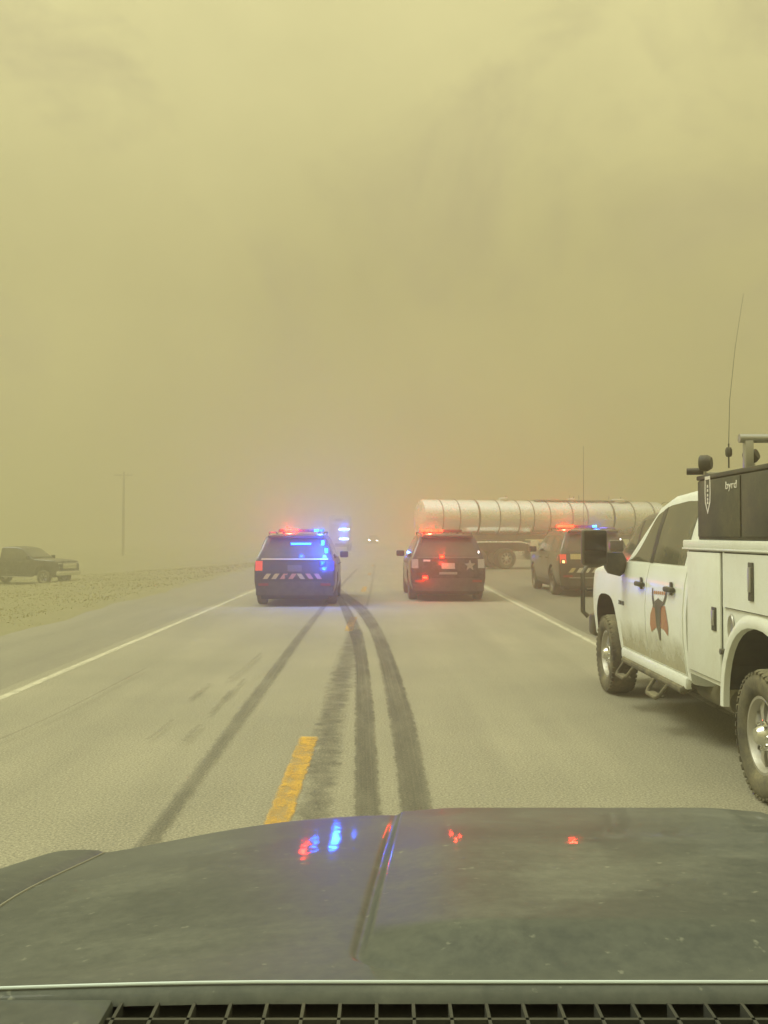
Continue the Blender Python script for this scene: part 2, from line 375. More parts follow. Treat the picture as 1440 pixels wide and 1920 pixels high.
# paved shoulders: the left one with an irregular broken edge
P = []
for i in range(330):
    y = -40 + i * 0.8; w = 0.10 * math.sin(y * 0.7) + 0.08 * math.sin(y * 1.9 + 1) + random.uniform(-0.05, 0.05) - 0.010 * max(0, y - 10)
    P.append([(SH_L + w, y, -0.035), (SH_L + 0.12 + w, y, -0.004), (ROAD_L - 0.001, y, -0.004)])
setting(MB().grid(P).build('shoulder', 'shoulder_surface'))
P = [[(ROAD_R + 0.001, -40 + i * 1.6, -0.004), (SH_R + 0.1 * math.sin(i), -40 + i * 1.6, -0.004), (SH_R + 0.3 + 0.1 * math.sin(i), -40 + i * 1.6, -0.06)] for i in range(165)]
setting(MB().grid(P).build('shoulder', 'apron_surface'))
sheet('side_road', SH_R - 0.4, 130, 43, 63, -0.012, 'apron_surface', 5)

def strip(name, rows, z, mat, parent, sub=6, ground=False):
    """rows: (left x, right x, y) on the road"""
    L = []
    for a, b in zip(rows, rows[1:]):
        for k in range(sub): L.append(tuple(lerp(a[q], b[q], k / sub) for q in range(3)))
    L.append(rows[-1])
    mb = MB().grid([[(a, y, z), ((a + b) / 2, y, z), (b, y, z)] for a, b, y in L])
    o = mb.build(name, mat, parent, smooth=0)
    uvl = o.data.uv_layers.new(name='UVMap'); y0 = L[0][2]
    for lp in o.data.loops:
        i = lp.vertex_index; uvl.data[lp.index].uv = ((i % 3) / 2.0, L[i // 3][2] - y0)
    return o
def px_rows(rows): return [(gnd(l, y)[0], gnd(r, y)[0], gnd(l, y)[1]) for l, r, y in rows]
def smooth_rows(rows, k=5):
    """Catmull-Rom through ground rows"""
    out = []
    for i in range(len(rows) - 1):
        p0, p1, p2, p3 = rows[max(i - 1, 0)], rows[i], rows[i + 1], rows[min(i + 2, len(rows) - 1)]
        for j in range(k):
            t = j / k
            out.append(tuple(0.5 * (2 * p1[q] + (p2[q] - p0[q]) * t + (2 * p0[q] - 5 * p1[q] + 4 * p2[q] - p3[q]) * t * t + (3 * p1[q] - p0[q] - 3 * p2[q] + p3[q]) * t ** 3) for q in range(3)))
    out.append(rows[-1]); return out
strip('edge_line', [(-4.07, -3.94, y) for y in range(2, 240, 2)], 0.004, 'edge_white', road, 1)
strip('edge_line', [(3.24, 3.37, y) for y in range(2, 240, 2)], 0.004, 'edge_white', road, 1)
for k in range(10):
    y0 = 5.35 + 12.2 * k
    strip('centre_dash', [(-0.715, -0.545, y0 + 0.25 * i) for i in range(13)], 0.008, 'dash_yellow', road, 1)
strip('rumble_strip', px_rows([(548, 632, 1545), (556, 630, 1522), (575, 643, 1430), (592, 652, 1347), (615, 668, 1270), (637, 678, 1215), (650, 682, 1180)]), 0.004, 'rumble_tar', road)
sk = [
 ('skid_dark', [(640, 760, 1900), (660, 722, 1560), (663, 718, 1523), (664, 710, 1420), (665, 702, 1313), (664, 690, 1226), (652, 678, 1177), (634, 650, 1129), (622, 632, 1105)]),
 ('skid_dark', [(795, 925, 1900), (756, 830, 1560), (750, 815, 1523), (738, 795, 1420), (723, 769, 1313), (706, 738, 1226), (689, 716, 1177), (665, 692, 1143), (643, 668, 1124), (630, 645, 1108), (624, 634, 1098)]),
 ('skid_rubber', [(40, 110, 1900), (250, 302, 1590), (282, 322, 1550), (366, 402, 1440), (462, 492, 1313), (549, 569, 1201), (602, 614, 1138), (640, 648, 1095), (668, 674, 1067)]),
 ('skid_faint', [(684, 691, 1143), (694, 701, 1100), (699, 705, 1070), (702, 707, 1056)]),
 ('skid_faint', [(352, 368, 1314), (372, 386, 1298), (390, 404, 1284)]),
 ('skid_faint', [(390, 404, 1342), (408, 420, 1322), (428, 440, 1298)]),
 ('skid_faint', [(418, 430, 1314), (438, 450, 1294), (456, 464, 1276)]),
 ('skid_faint', [(274, 284, 1392), (300, 310, 1372), (322, 332, 1354)]),
 ('skid_faint', [(340, 356, 1396), (356, 372, 1378), (370, 384, 1364)]),
 ('skid_faint', [(424, 440, 1278), (462, 474, 1250), (486, 496, 1228)]),
 ('skid_faint', [(-8, 4, 1396), (116, 124, 1340), (273, 279, 1258)]),
]
for i, (mt, rows) in enumerate(sk):
    strip('skid_mark', smooth_rows(px_rows(rows)), 0.012 + 0.003 * i, mt, road, 2)

# grass on the bank: uncountable
gm = MB()
for i in range(30000):
    t = random.random(); y = 9 + 62 * t ** 1.4
    x = SH_L - 0.02 - 0.010 * max(0, y - 10) - (random.random() ** 1.05) * 24
    if x > SH_L - 1.2 and random.random() < 0.75: continue
    edge = x > SH_L - 0.7 - 0.01 * max(0, y - 10)
    h = random.uniform(0.015, 0.050) * (0.6 if edge else 1.0) * (0.6 + 0.8 * (math.sin(x * 1.3) * math.sin(y * 0.9) * 0.5 + 0.5))
    a = random.uniform(0, 6.28); w = 0.010 + 0.0010 * y; z = ground_z(x, y) - 0.01
    dx, dy = math.cos(a) * w, math.sin(a) * w; lx, ly = random.uniform(-.6, .6) * h + 0.25 * h, random.uniform(-.6, .6) * h
    b = len(gm.v); gm.v += [(x - dx, y - dy, z), (x + dx, y + dy, z), (x + lx, y + ly, z + h)]; gm.f.append((b, b + 1, b + 2)); gm.m.append(0)
me = bpy.data.meshes.new('grass'); me.from_pydata(gm.v, [], gm.f); me.materials.append(M['grass_blade'])
go = bpy.data.objects.new('grass', me); col.objects.link(go); go['kind'] = 'stuff'; go['label'] = 'short dry grass on the bank beside the left shoulder'; go['category'] = 'grass'

# ------------------------------------------------------------------ wheels
def make_wheel(parent, loc, r, width, side, rim_r, spokes, rim_mat='rim_steel', cap=True, lugs=0, dust_mat='rubber'):
    """a tyre with a rim; side -1 has its outer face towards -x"""
    h = width / 2; s = side; t = MB()
    prof = [(rim_r - .01, h * .6), (rim_r + .012, h * .86), (rim_r + .05, h * 1.0), (r - .07, h * 1.02), (r - .022, h * .9), (r, h * .66), (r + .002, 0), (r, -h * .66), (r - .022, -h * .9), (r - .07, -h), (rim_r + .02, -h * .9), (rim_r - .01, -h * .6)]
    t.lathe([(a, b * s) for a, b in prof], 48)
    for k in range(lugs):
        an = 2 * math.pi * k / lugs; ca, sa = math.cos(an), math.sin(an)
        for off, x0, x1 in ((0, h * .30, h * .99), (.5, -h * .99, -h * .30), (.25, -h * .2, h * .2)):
            a2 = an + off * 2 * math.pi / lugs; da = 0.30 * 2 * math.pi / lugs
            vs_ = []
            for rr in (r - .012, r + .003):
                for aa in (a2 - da, a2 + da):
                    for xx in (x0, x1):
                        q = rr if abs(xx) < h * .7 else rr - .02
                        vs_.append((xx * s, q * math.cos(aa), q * math.sin(aa)))
            t.add(vs_, [(0, 2, 3, 1), (4, 5, 7, 6), (0, 1, 5, 4), (2, 6, 7, 3), (0, 4, 6, 2), (1, 3, 7, 5)])
    w = t.build('wheel', dust_mat, parent, 40, loc)
    q = MB()
    q.lathe([(rim_r, h * .62 * s), (rim_r + .006, h * .80 * s), (rim_r - .012, h * .80 * s), (rim_r - .030, h * .55 * s), (rim_r - .04, h * .1 * s), (0.0, h * .1 * s)], 40)
    r0, r1 = rim_r * .36, rim_r - .022
    for k in range(spokes):
        an = 2 * math.pi * (k + .5) / spokes; d0, d1 = 0.30 * 2 * math.pi / spokes * 1.1, 0.22 * 2 * math.pi / spokes
        rows = []
        for rr, d, dep in ((r0, d0, .62), (lerp(r0, r1, .45), d1, .60), (r1, d1 * 1.25, .50)):
            rows.append([(h * dep * s, rr * math.cos(an + d * k2), rr * math.sin(an + d * k2)) for k2 in (-1, -.5, 0, .5, 1)])
        q.slab(rows, (s, 0, 0), .035)
    rim = q.build('rim', rim_mat, w, 40)
    if cap:
        c = MB().lathe([(r0 * 1.15, h * .60 * s), (r0 * 1.1, h * .70 * s), (r0 * .8, h * .78 * s), (r0 * .62, h * 1.02 * s), (r0 * .5, h * 1.10 * s), (0, h * 1.12 * s)], 24)
        for k in range(8):
            an = 2 * math.pi * k / 8; c.lathe([(.013, h * .66 * s), (.013, h * .84 * s), (0, h * .86 * s)], 8, 'x', (0, r0 * .95 * math.cos(an), r0 * .95 * math.sin(an)))
        c.build('hub_cap', 'chrome', w, 40)
    d = MB().lathe([(rim_r - .035, h * .14 * s), (0.02, h * .16 * s)], 24); d.build('brake', 'dark_recess', w)
    return w

# ------------------------------------------------------------------ lofted car bodies
class Body:
    def __init__(s, wtab, stations, belt):
        s.wtab, s.st, s.belt = wtab, stations, belt
    def taper(s, y): return interp([(q[0], q[4]) for q in s.st], y)
    def w(s, y, z): return interp(s.wtab, z) * s.taper(y)
    def top(s, y): return interp([(q[0], q[2]) for q in s.st], y)
    def half(s, y, zb, zt, cr):
        k = min(s.belt, zt - .09); pts = [(0, zb), (s.w(y, zb) - .10, zb), (s.w(y, zb + .03) - .03, zb + .012)]
        z0 = zb + .045
        pts += [(s.w(y, z), z) for z in [lerp(z0, k, i / 7) for i in range(8)]]
        pts += [(s.w(y, z), z) for z in [lerp(k, zt - .06, i / 4) for i in range(1, 5)]]
        we = s.w(y, zt - .06)
        pts += [(we - .012, zt - .032), (we - .04, zt - .012), (we - .09, zt), (we * .5, zt + cr * .75), (0, zt + cr)]
        return pts
    def mesh(s):
        mb = MB(); rings = []
        for y, zb, zt, cr, tp in s.st:
            h = s.half(y, zb, zt, cr)
            ring = [(x, y, z) for x, z in h] + [(-x, y, z) for x, z in h[-2:0:-1]]
            rings.append(ring)
        n_ = len(rings[0]); vs_ = [q for r in rings for q in r]; fs = []
        for i in range(len(rings) - 1):
            for k in range(n_): fs.append((i * n_ + k, i * n_ + (k + 1) % n_, (i + 1) * n_ + (k + 1) % n_, (i + 1) * n_ + k))
        fs += [tuple(range(n_))[::-1], tuple((len(rings) - 1) * n_ + k for k in range(n_))]
        mb.add(vs_, fs); return mb
    def side(s, side, yr, yf, zlo, zhi, off, thick=.012, n_=14, m_=8):
        """panel on the flank: yr, yf (rear and front edge) may depend on t, zlo, zhi on y"""
        fn = lambda g: g if callable(g) else (lambda *_: g)
        yr, yf, zlo, zhi = fn(yr), fn(yf), fn(zlo), fn(zhi); Pp = []
        for i in range(n_ + 1):
            row = []
            for j in range(m_ + 1):
                t = j / m_; y = lerp(yr(t), yf(t), i / n_); z = lerp(zlo(y), zhi(y), t)
                row.append((side * (s.w(y, z) + off), y, z))
            Pp.append(row)
        return MB().slab(Pp, (side, 0, 0), thick)
    def rear_y(s, z):
        tab = []
        for q in s.st:
            zz = q[2] + q[3]
            if not tab or zz > tab[-1][0]: tab.append((zz, q[0]))
        return interp(tab, z)
    def rear(s, x0, x1, z0, z1, off, thick=.012, n_=6, m_=5):
        """panel on the tail; x0, x1 may depend on z"""
        fn = lambda g: g if callable(g) else (lambda z: g)
        x0, x1 = fn(x0), fn(x1)
        Pp = [[(lerp(x0(z), x1(z), i / n_), s.rear_y(z) - off + .03 * (lerp(x0(z), x1(z), i / n_) / 1.0) ** 2 * 1.0, z) for z in [lerp(z0, z1, j / m_) for j in range(m_ + 1)]] for i in range(n_ + 1)]
        return MB().slab(Pp, (0, -1, 0), thick)
def arch_cutter(y, z, ry, rz, x0, x1, p=2.6, n_=28):
    poly = []
    for k in range(n_):
        t = 2 * math.pi * k / n_; c, s_ = math.cos(t), math.sin(t)
        poly.append((x0, y + math.copysign(abs(c) ** (2 / p), c) * ry, z + math.copysign(abs(s_) ** (2 / p), s_) * rz))
    mb = MB().prism(poly, (x1 - x0, 0, 0), 1); me = mb.mesh('cut', 0); me.materials.append(M['dark_recess']); me.materials.append(M['dark_recess'])
    o = bpy.data.objects.new('cut', me); col.objects.link(o); return o

# ------------------------------------------------------------------ police sport-utility vehicles
SUV_W = [(.22, .90), (.40, .965), (.60, 1.0), (.85, 1.0), (1.0, .985), (1.12, .95), (1.40, .85), (1.66, .735), (1.76, .69)]
SUV_ST = [(-2.50, .46, .80, 0, .93), (-2.475, .36, .88, 0, .955), (-2.43, .33, 1.10, .01, .965), (-2.38, .32, 1.17, .012, .975), (-2.12, .30, 1.64, .025, .985), (-2.02, .28, 1.69, .035, .99),
          (-1.2, .26, 1.715, .04, 1), (-.3, .26, 1.72, .04, 1), (.35, .26, 1.67, .04, 1), (.62, .26, 1.52, .035, 1), (1.28, .26, 1.12, .03, 1), (1.9, .26, 1.07, .04, .985), (2.25, .28, 1.0, .04, .955), (2.43, .31, .86, .03, .90), (2.50, .38, .70, 0, .84)]
def police_suv(name, label, loc, rz, paint_mat, lights, group='police vehicles stopped on the road', scale=None, **kw):
    B = Body(SUV_W, SUV_ST, 1.10)
    t = thing(name, label, 'police vehicle', loc, rz, group, scale)
    me = B.mesh(); bo = me.build('body', [paint_mat, 'dark_recess'], t)
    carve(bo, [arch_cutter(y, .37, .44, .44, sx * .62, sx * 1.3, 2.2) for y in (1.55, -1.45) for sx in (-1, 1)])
    for y in (1.55, -1.45):
        for sx in (-1, 1): make_wheel(t, (sx * .86, y, .375), .375, .25, sx, .235, 5, 'tank_band', cap=False)
    # underbody, cladding, bumper
    MB().box(-.82, .82, -2.36, 2.3, .17, .40, b=.03).build('underbody', 'dark_recess', t)
    B.rear(-.92, .92, .27, .60, .020, .06, 10).build('bumper', 'black_plastic', t)
    for sx in (-1, 1):
        B.side(sx, -.98, 1.08, .27, .40, .012).build('sill', 'black_plastic', t)
        d = B.side(sx, lambda q: -1.02 + .0 * q, .02, .42, 1.09, .006, .02); d.build('door', paint_mat, t)
        d2 = B.side(sx, .035, 1.07, .42, 1.09, .006, .02).build('door', paint_mat, t)
        # side windows
        zt = lambda y: min(B.top(y) - .12, 1.60)
        B.side(sx, -1.95, -1.07, 1.14, lambda y: min(zt(y), 1.14 + (y + 2.02) * 3.0), .004, .01).build('side_window', 'glass', t)
        B.side(sx, -1.02, -.02, 1.14, zt, .004, .01).build('side_window', 'glass', t)
        B.side(sx, .04, lambda q: lerp(1.02, .46, q), 1.14, lambda y: max(1.16, zt(y)), .004, .01).build('side_window', 'glass', t)
        for y in (-.82, .22):
            MB().tube([(sx * (B.w(y, .98) + .006), y - .10, .98), (sx * (B.w(y, .98) + .04), y - .08, .985), (sx * (B.w(y, .98) + .04), y + .08, .985), (sx * (B.w(y, .98) + .006), y + .10, .98)], .014, 8).build('door_handle', 'black_plastic', t)
        mm = MB().box(min(sx * .99, sx * 1.22), max(sx * .99, sx * 1.22), .86, .99, 1.10, 1.27, b=.035).build('mirror', paint_mat, t)
        MB().box(min(sx * 1.02, sx * 1.20), max(sx * 1.02, sx * 1.20), .852, .859, 1.125, 1.245, b=.002).build('mirror_glass', 'glass', mm)
        MB().tube([(sx * .66, -1.9, 1.735), (sx * .68, -1.7, 1.775), (sx * .68, .1, 1.785), (sx * .66, .3, 1.73)], .018, 8).build('roof_rail', 'black_plastic', t)
    # tail
    B.rear(lambda z: -lerp(.76, .60, (z - 1.15) / .46), lambda z: lerp(.76, .60, (z - 1.15) / .46), 1.17, 1.60, .022, .02, 8, 6).build('rear_window', 'glass_dusty', t)
    MB().box(-.66, .66, -2.30, -2.0, 1.645, 1.705, b=.022).build('spoiler', 'black_plastic', t)
    B.rear(-.80, .80, 1.115, 1.155, .03, .02, 10, 2).build('trim_strip', kw.get('trim', 'black_plastic'), t)
    for sx in (-1, 1):
        lens = kw.get('tail', {}).get(sx, 'red_lens')
        B.rear(sx * .94, sx * .77, .86, 1.09, .022, .03, 5, 3).build('tail_light', lens, t)
        B.side(sx, -2.40, -2.16, .93, 1.08, .006, .012, 4, 3).build('tail_light_side', 'red_lens', t)
        B.rear(sx * .86, sx * .62, .50, .56, .04, .02, 3, 2).build('reflector', 'red_lens', t)
        MB().tube([(sx * .55, -2.3, .34), (sx * .55, -2.50, .33)], .04, 12).build('exhaust_tip', 'steel', t)
    pl = B.rear(-.17, .17, .84, .99, .028, .012, 2, 2).build('number_plate', kw.get('plate', 'reflect_white'), t)
    B.rear(-.23, .23, .70, .76, .024, .012, 2, 2).build('hatch_badge', kw.get('badge', 'black_plastic'), t)
    MB().tube([(0.02, -2.13, 1.70), (.30, -2.26, 1.40)], .008, 6).build('rear_wiper', 'black_plastic', t)
    if 'chevron' in kw:
        z0, z1, cols, xa, xb = kw['chevron']; k = len(cols); W = (xb - xa) / k
        for i, cm in enumerate(cols):
            x0 = xa + W * i; sl = .09 if i < k / 2 else -.09; wd = W * .55
            Pp = [[(x0 + wd * a + sl * (zz - z0) / (z1 - z0) - min(sl, 0), B.rear_y(zz) - .026 + .03 * x0 * x0, zz) for zz in (z0, (z0 + z1) / 2, z1)] for a in (0, .5, 1)]
            MB().slab(Pp, (0, -1, 0), .006).build('chevron_stripe', cm, t)
    for nm, x0, x1, z0, z1, mt in kw.get('tail_panels', []):
        B.rear(x0, x1, z0, z1, .034, .012, 4, 2).build(nm, mt, t)
    # front end
    Ws = []
    for i in range(7):
        q = i / 6; y = lerp(1.22, .40, q); z = lerp(1.155, 1.64, q); hw = lerp(.80, .62, q)
        Ws.append([(hw * u, y + .010, z + .04 * (1 - u * u) + .016) for u in (-1, -.6, -.2, .2, .6, 1)])
    MB().slab(Ws, (0, .5, .8), .01).build('windscreen', 'glass', t)
    MB().box(-.52, .52, 2.44, 2.53, .62, .84, b=.03).build('grille', 'black_plastic', t)
    for sx in (-1, 1): MB().box(min(sx * .55, sx * .86), max(sx * .55, sx * .86), 2.24, 2.52, .70, .86, b=.03).build('headlight', kw.get('head', 'clear_lens'), t)
    # light bar
    if lights is not None:
        lb = MB().box(-.62, .62, -.12, .16, 1.785, 1.80, b=.005).box(-.60, .60, -.09, .13, 1.80, 1.865, b=.025).build('light_bar', 'black_plastic', t)
        for fx in (-.47, .47): MB().box(fx - .03, fx + .03, -.04, .08, 1.74, 1.79).build('mounting_foot', 'black_plastic', lb)
        nmod = 9
        for i in range(nmod):
            x0 = -.59 + 1.18 * i / nmod; mt = lights.get(i, 'black_plastic')
            MB().box(x0 + .008, x0 + 1.18 / nmod - .008, -.115, -.06, 1.800, 1.866, b=.008).build('light_module', mt, lb)
            MB().box(x0 + .008, x0 + 1.18 / nmod - .008, .10, .145, 1.808, 1.858, b=.008).build('light_module', 'red_lens' if i < nmod / 2 else 'blue_lens', lb)
    for nm, x, z, rx, rzz, mt, dy in kw.get('spots', []):
        y = B.rear_y(min(z, 1.6)) + dy
        MB().box(x - rx - .022, x + rx + .022, y - .045, y + .02, z - rzz - .022, z + rzz + .022, b=.012).build(nm + '_surround', {'lit_cyan': 'glow_blue', 'lit_blue': 'glow_blue', 'lit_red': 'glow_red'}.get(mt, 'black_plastic'), t)  # red and blue ones emit too, painting a halo round the lit core
        MB().box(x - rx, x + rx, y - .058, y - .040, z - rzz, z + rzz, b=.007).build(nm, mt, t)
    return t, B

suv1, B1 = police_suv('police_suv', 'dark police SUV glowing blue in the left lane, chevrons across its tailgate', (-2.18, 23.6 + 2.5, 0), R(1.0), 'navy_paint',
    {1: 'lit_red', 2: 'lit_red', 3: 'lit_red', 7: 'lit_cyan', 8: 'lit_blue'}, trim='tan_trim', plate='tank_band', tail={-1: 'lit_red_soft', 1: 'blue_lens'},  # right tail lens coloured blue for the blue light it reflects
    chevron=(.66, .79, ['reflect_gold', 'reflect_gold', 'reflect_pink', 'reflect_pink', 'reflect_gold', 'reflect_pink', 'reflect_pink'], -.76, .66),
    spots=[('window_light', .14, 1.50, .24, .020, 'lit_cyan', -.02), ('pillar_light', .66, 1.52, .034, .055, 'lit_cyan', .02), ('pillar_light', .75, 1.33, .034, .055, 'lit_cyan', .03), ('hatch_glow', .66, 1.04, .03, .04, 'lit_blue', -.03)])  # last entry: blue reflection in the tail light, made as a glowing block
BLUE, RED = (0.01, 0.09, 1.0), (1.0, 0.02, 0.01)
lamp(suv1, (.72, -2.52, 1.46), BLUE, 150, 95); lamp(suv1, (.14, -2.54, 1.50), BLUE, 25, 16); lamp(suv1, (.52, -.30, 1.86), BLUE, 50, 60); lamp(suv1, (-.30, -.30, 1.86), RED, 90, 60)
lamp(suv1, (.70, -2.66, 1.04), BLUE, 25, 40)  # added light at the painted tail-light reflection, no lamp there

suv2, B2 = police_suv('police_suv', 'dark police SUV with red lights in the right lane ahead of the tanker', (1.60, 25.4 + 2.5, 0), R(1.2), 'black_paint',
    {0: 'lit_red', 1: 'lit_red', 2: 'lit_red', 3: 'lit_red', 4: 'lit_red'}, trim='tank_band', badge='steel', plate='rim_steel', tail={-1: 'rim_steel', 1: 'rim_steel'},
    spots=[('hatch_glow', -.16, 1.155, .045, .026, 'lit_red', -.03), ('bumper_light', -.60, .62, .055, .026, 'lit_red', -.03), ('pillar_light', .80, 1.27, .014, .03, 'lit_white', .04)],
    tail_panels=[('unit_decal', -.64, -.46, 1.03, 1.08, 'reflect_white')])
# pale star on the right of the tailgate
st = []
for k in range(10):
    a = math.pi / 2 + 2 * math.pi * k / 10; r_ = .15 if k % 2 == 0 else .065; x, z = .56 + r_ * math.cos(a), .93 + r_ * math.sin(a)
    st.append((x, B2.rear_y(.93) - .034, z))
MB().prism(st, (0, .006, 0)).build('star_decal', 'steel', suv2)
lamp(suv2, (-.34, -.30, 1.86), RED, 95, 110); lamp(suv2, (-.16, -2.64, 1.155), RED, 35, 9); lamp(suv2, (-.60, -2.66, .62), RED, 35, 9)

suv3, B3 = police_suv('police_suv', 'brown-dusted police SUV on the right shoulder beside the white truck mirror', (5.85, 27.4 + 2.7, 0), R(0.5), 'umber_paint',
    {0: 'lit_red', 1: 'lit_red', 2: 'lit_red', 3: 'lit_red', 8: 'lit_cyan'}, tail={-1: 'lit_red_soft', 1: 'red_lens'}, scale=(1.05, 1.08, 1.08),
    chevron=(.62, .74, ['reflect_gold', 'reflect_white', 'reflect_white', 'reflect_white', 'reflect_white', 'reflect_white', 'reflect_gold'], -.72, .70),
    spots=[('tail_beacon', -.86, .90, .035, .035, 'lit_amber', -.02), ('pillar_light', -.02, 1.50, .014, .045, 'lit_white', -.02), ('pillar_light', .72, 1.45, .014, .045, 'lit_white', .02)],
    tail_panels=[('tailgate_sign', -.66, .58, .96, 1.10, 'reflect_gold'), ('bumper_trim', -.70, .70, .475, .50, 'steel')])
MB().tube([(.10, -.6, 1.74), (.10, -.6, 4.05)], [.006, .004], 6).build('antenna', 'black_plastic', suv3)
lamp(suv3, (-.42, -.30, 1.86), RED, 90, 110); lamp(suv3, (.55, -.30, 1.86), BLUE, 25, 25)

far_car, _ = police_suv('oncoming_car', 'oncoming car far down the road, only its white headlights showing', (-2.1, 190, 0), R(180), 'grey_paint', None, group=None, head='lit_headlight')
far_car['category'] = 'car'

# ------------------------------------------------------------------ pickups and the service truck cab
TR_W = [(.45, .955), (.60, .985), (.85, 1.015), (1.05, 1.02), (1.30, 1.0), (1.45, .965), (1.75, .885), (2.0, .80), (2.1, .76)]
CAB_ST = [(-.68, .50, 2.05, .03, 1), (-.62, .50, 2.075, .04, 1), (-.1, .50, 2.09, .045, 1), (.40, .50, 2.065, .045, 1), (.70, .50, 1.99, .04, 1), (1.45, .50, 1.45, .03, 1), (1.60, .50, 1.42, .04, 1), (2.5, .50, 1.38, .05, .995), (2.9, .52, 1.34, .05, .975), (3.08, .55, 1.28, .04, .94), (3.16, .60, 1.12, .0, .90)]
def truck_cab(t, paint_mat, side_detail=True, mirror_big=True):
    B = Body(TR_W, CAB_ST, 1.44)
    bo = B.mesh().build('cab', [paint_mat, 'dark_recess'], t)
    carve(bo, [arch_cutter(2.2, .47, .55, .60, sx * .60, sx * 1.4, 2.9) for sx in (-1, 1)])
    for sx in (-1, 1):
        roof = lambda y: B.top(y) - .095
        for ya, yb in ((.517, .533), (1.502, 1.535)): B.side(sx, lambda q: ya + (.0 if ya < 1 else .03 * q), lambda q: yb - .012 + (.0 if ya < 1 else .012 + .03 * q - .018), .57, 1.435, .0022, .006, 2, 10).build('door_seam', 'dark_recess', t)
        d = B.side(sx, .535, lambda q: lerp(1.50, 1.53, q), .58, 1.435, .007, .022, 14, 12).build('front_door', paint_mat, t)
        d2 = B.side(sx, -.60, .515, .58, 1.435, .007, .022, 14, 12).build('rear_door', paint_mat, t)
        B.side(sx, .56, lambda q: lerp(1.36, .76, q), 1.455, lambda y: max(1.47, roof(y)), .005, .012, 14, 8).build('window', 'glass_dusty', d)
        B.side(sx, -.48, .44, 1.455, roof, .005, .012, 12, 8).build('window', 'glass_dusty', d2)
        B.side(sx, .45, .55, 1.45, lambda y: roof(y) + .005, .007, .012, 3, 8).build('pillar_trim', 'black_plastic', t)
        for dd, y in ((d, .68), (d2, -.28)):
            x = sx * (B.w(y, 1.24) + .008)
            MB().box(min(x, x + sx * .05), max(x, x + sx * .05), y - .11, y + .11, 1.225, 1.27, b=.016).box(min(x, x + sx * .012), max(x, x + sx * .012), y - .03, y + .03, 1.20, 1.31, b=.004).build('door_handle', 'black_plastic', dd)
        # arch lip
        MB().box(min(sx * .93, sx * 1.0), max(sx * .93, sx * 1.0), -.6, 1.55, .46, .56, b=.02).build('rocker', paint_mat, t)
        if mirror_big:
            x0, x1 = sx * 1.45, sx * 1.20
            mm = MB().box(min(x0, x1), max(x0, x1), 1.24, 1.36, 1.40, 1.76, b=.035).build('mirror', 'black_plastic', t)
            MB().box(min(x0, x1) + .018, max(x0, x1) - .018, 1.232, 1.239, 1.555, 1.745, b=.002).box(min(x0, x1) + .018, max(x0, x1) - .018, 1.232, 1.239, 1.42, 1.545, b=.002).build('mirror_glass', 'glass', mm)
            MB().prism([(sx * 1.21, 1.28, 1.53), (sx * 1.03, 1.34, 1.53), (sx * .985, 1.36, 1.46), (sx * .985, 1.40, 1.34), (sx * 1.05, 1.36, 1.29), (sx * 1.17, 1.30, 1.32), (sx * 1.21, 1.28, 1.38)], (0, .10, 0)).build('mirror_arm', 'black_plastic', t)
        else:
            mm = MB().box(min(sx * 1.0, sx * 1.26), max(sx * 1.0, sx * 1.26), 1.22, 1.34, 1.40, 1.62, b=.04).build('mirror', paint_mat, t)
        MB().box(min(sx * .60, sx * .93), max(sx * .60, sx * .93), 2.95, 3.14, .98, 1.22, b=.03).build('headlight', 'clear_lens', t)
    Ws = []
    for i in range(7):
        q = i / 6; y = lerp(1.42, .74, q); z = lerp(1.475, 1.97, q); hw = lerp(.86, .70, q)
        Ws.append([(hw * u, y + .012, z + .045 * (1 - u * u) + .018) for u in (-1, -.6, -.2, .2, .6, 1)])
    MB().slab(Ws, (0, .5, .8), .01).build('windscreen', 'glass_dusty', t)
    MB().box(-.72, .72, -.70, -.686, 1.52, 1.92, b=.003).build('rear_window', 'glass', t)
    MB().box(-.58, .58, 3.08, 3.20, .86, 1.24, b=.03).build('grille', 'black_plastic', t)
    MB().box(-.98, .98, 3.02, 3.26, .52, .78, b=.05).build('front_bumper', 'chrome' if paint_mat != 'white_paint' else 'black_plastic', t)
    MB().box(-.45, .45, -3.3, 2.9, .48, .62).build('chassis', 'dark_recess', t)
    MB().tube([(-.8, 2.17, .44), (.8, 2.17, .44)], .06, 10).tube([(-.8, -2.17, .44), (.8, -2.17, .44)], .07, 10).build('axle', 'dark_recess', t)
    return B
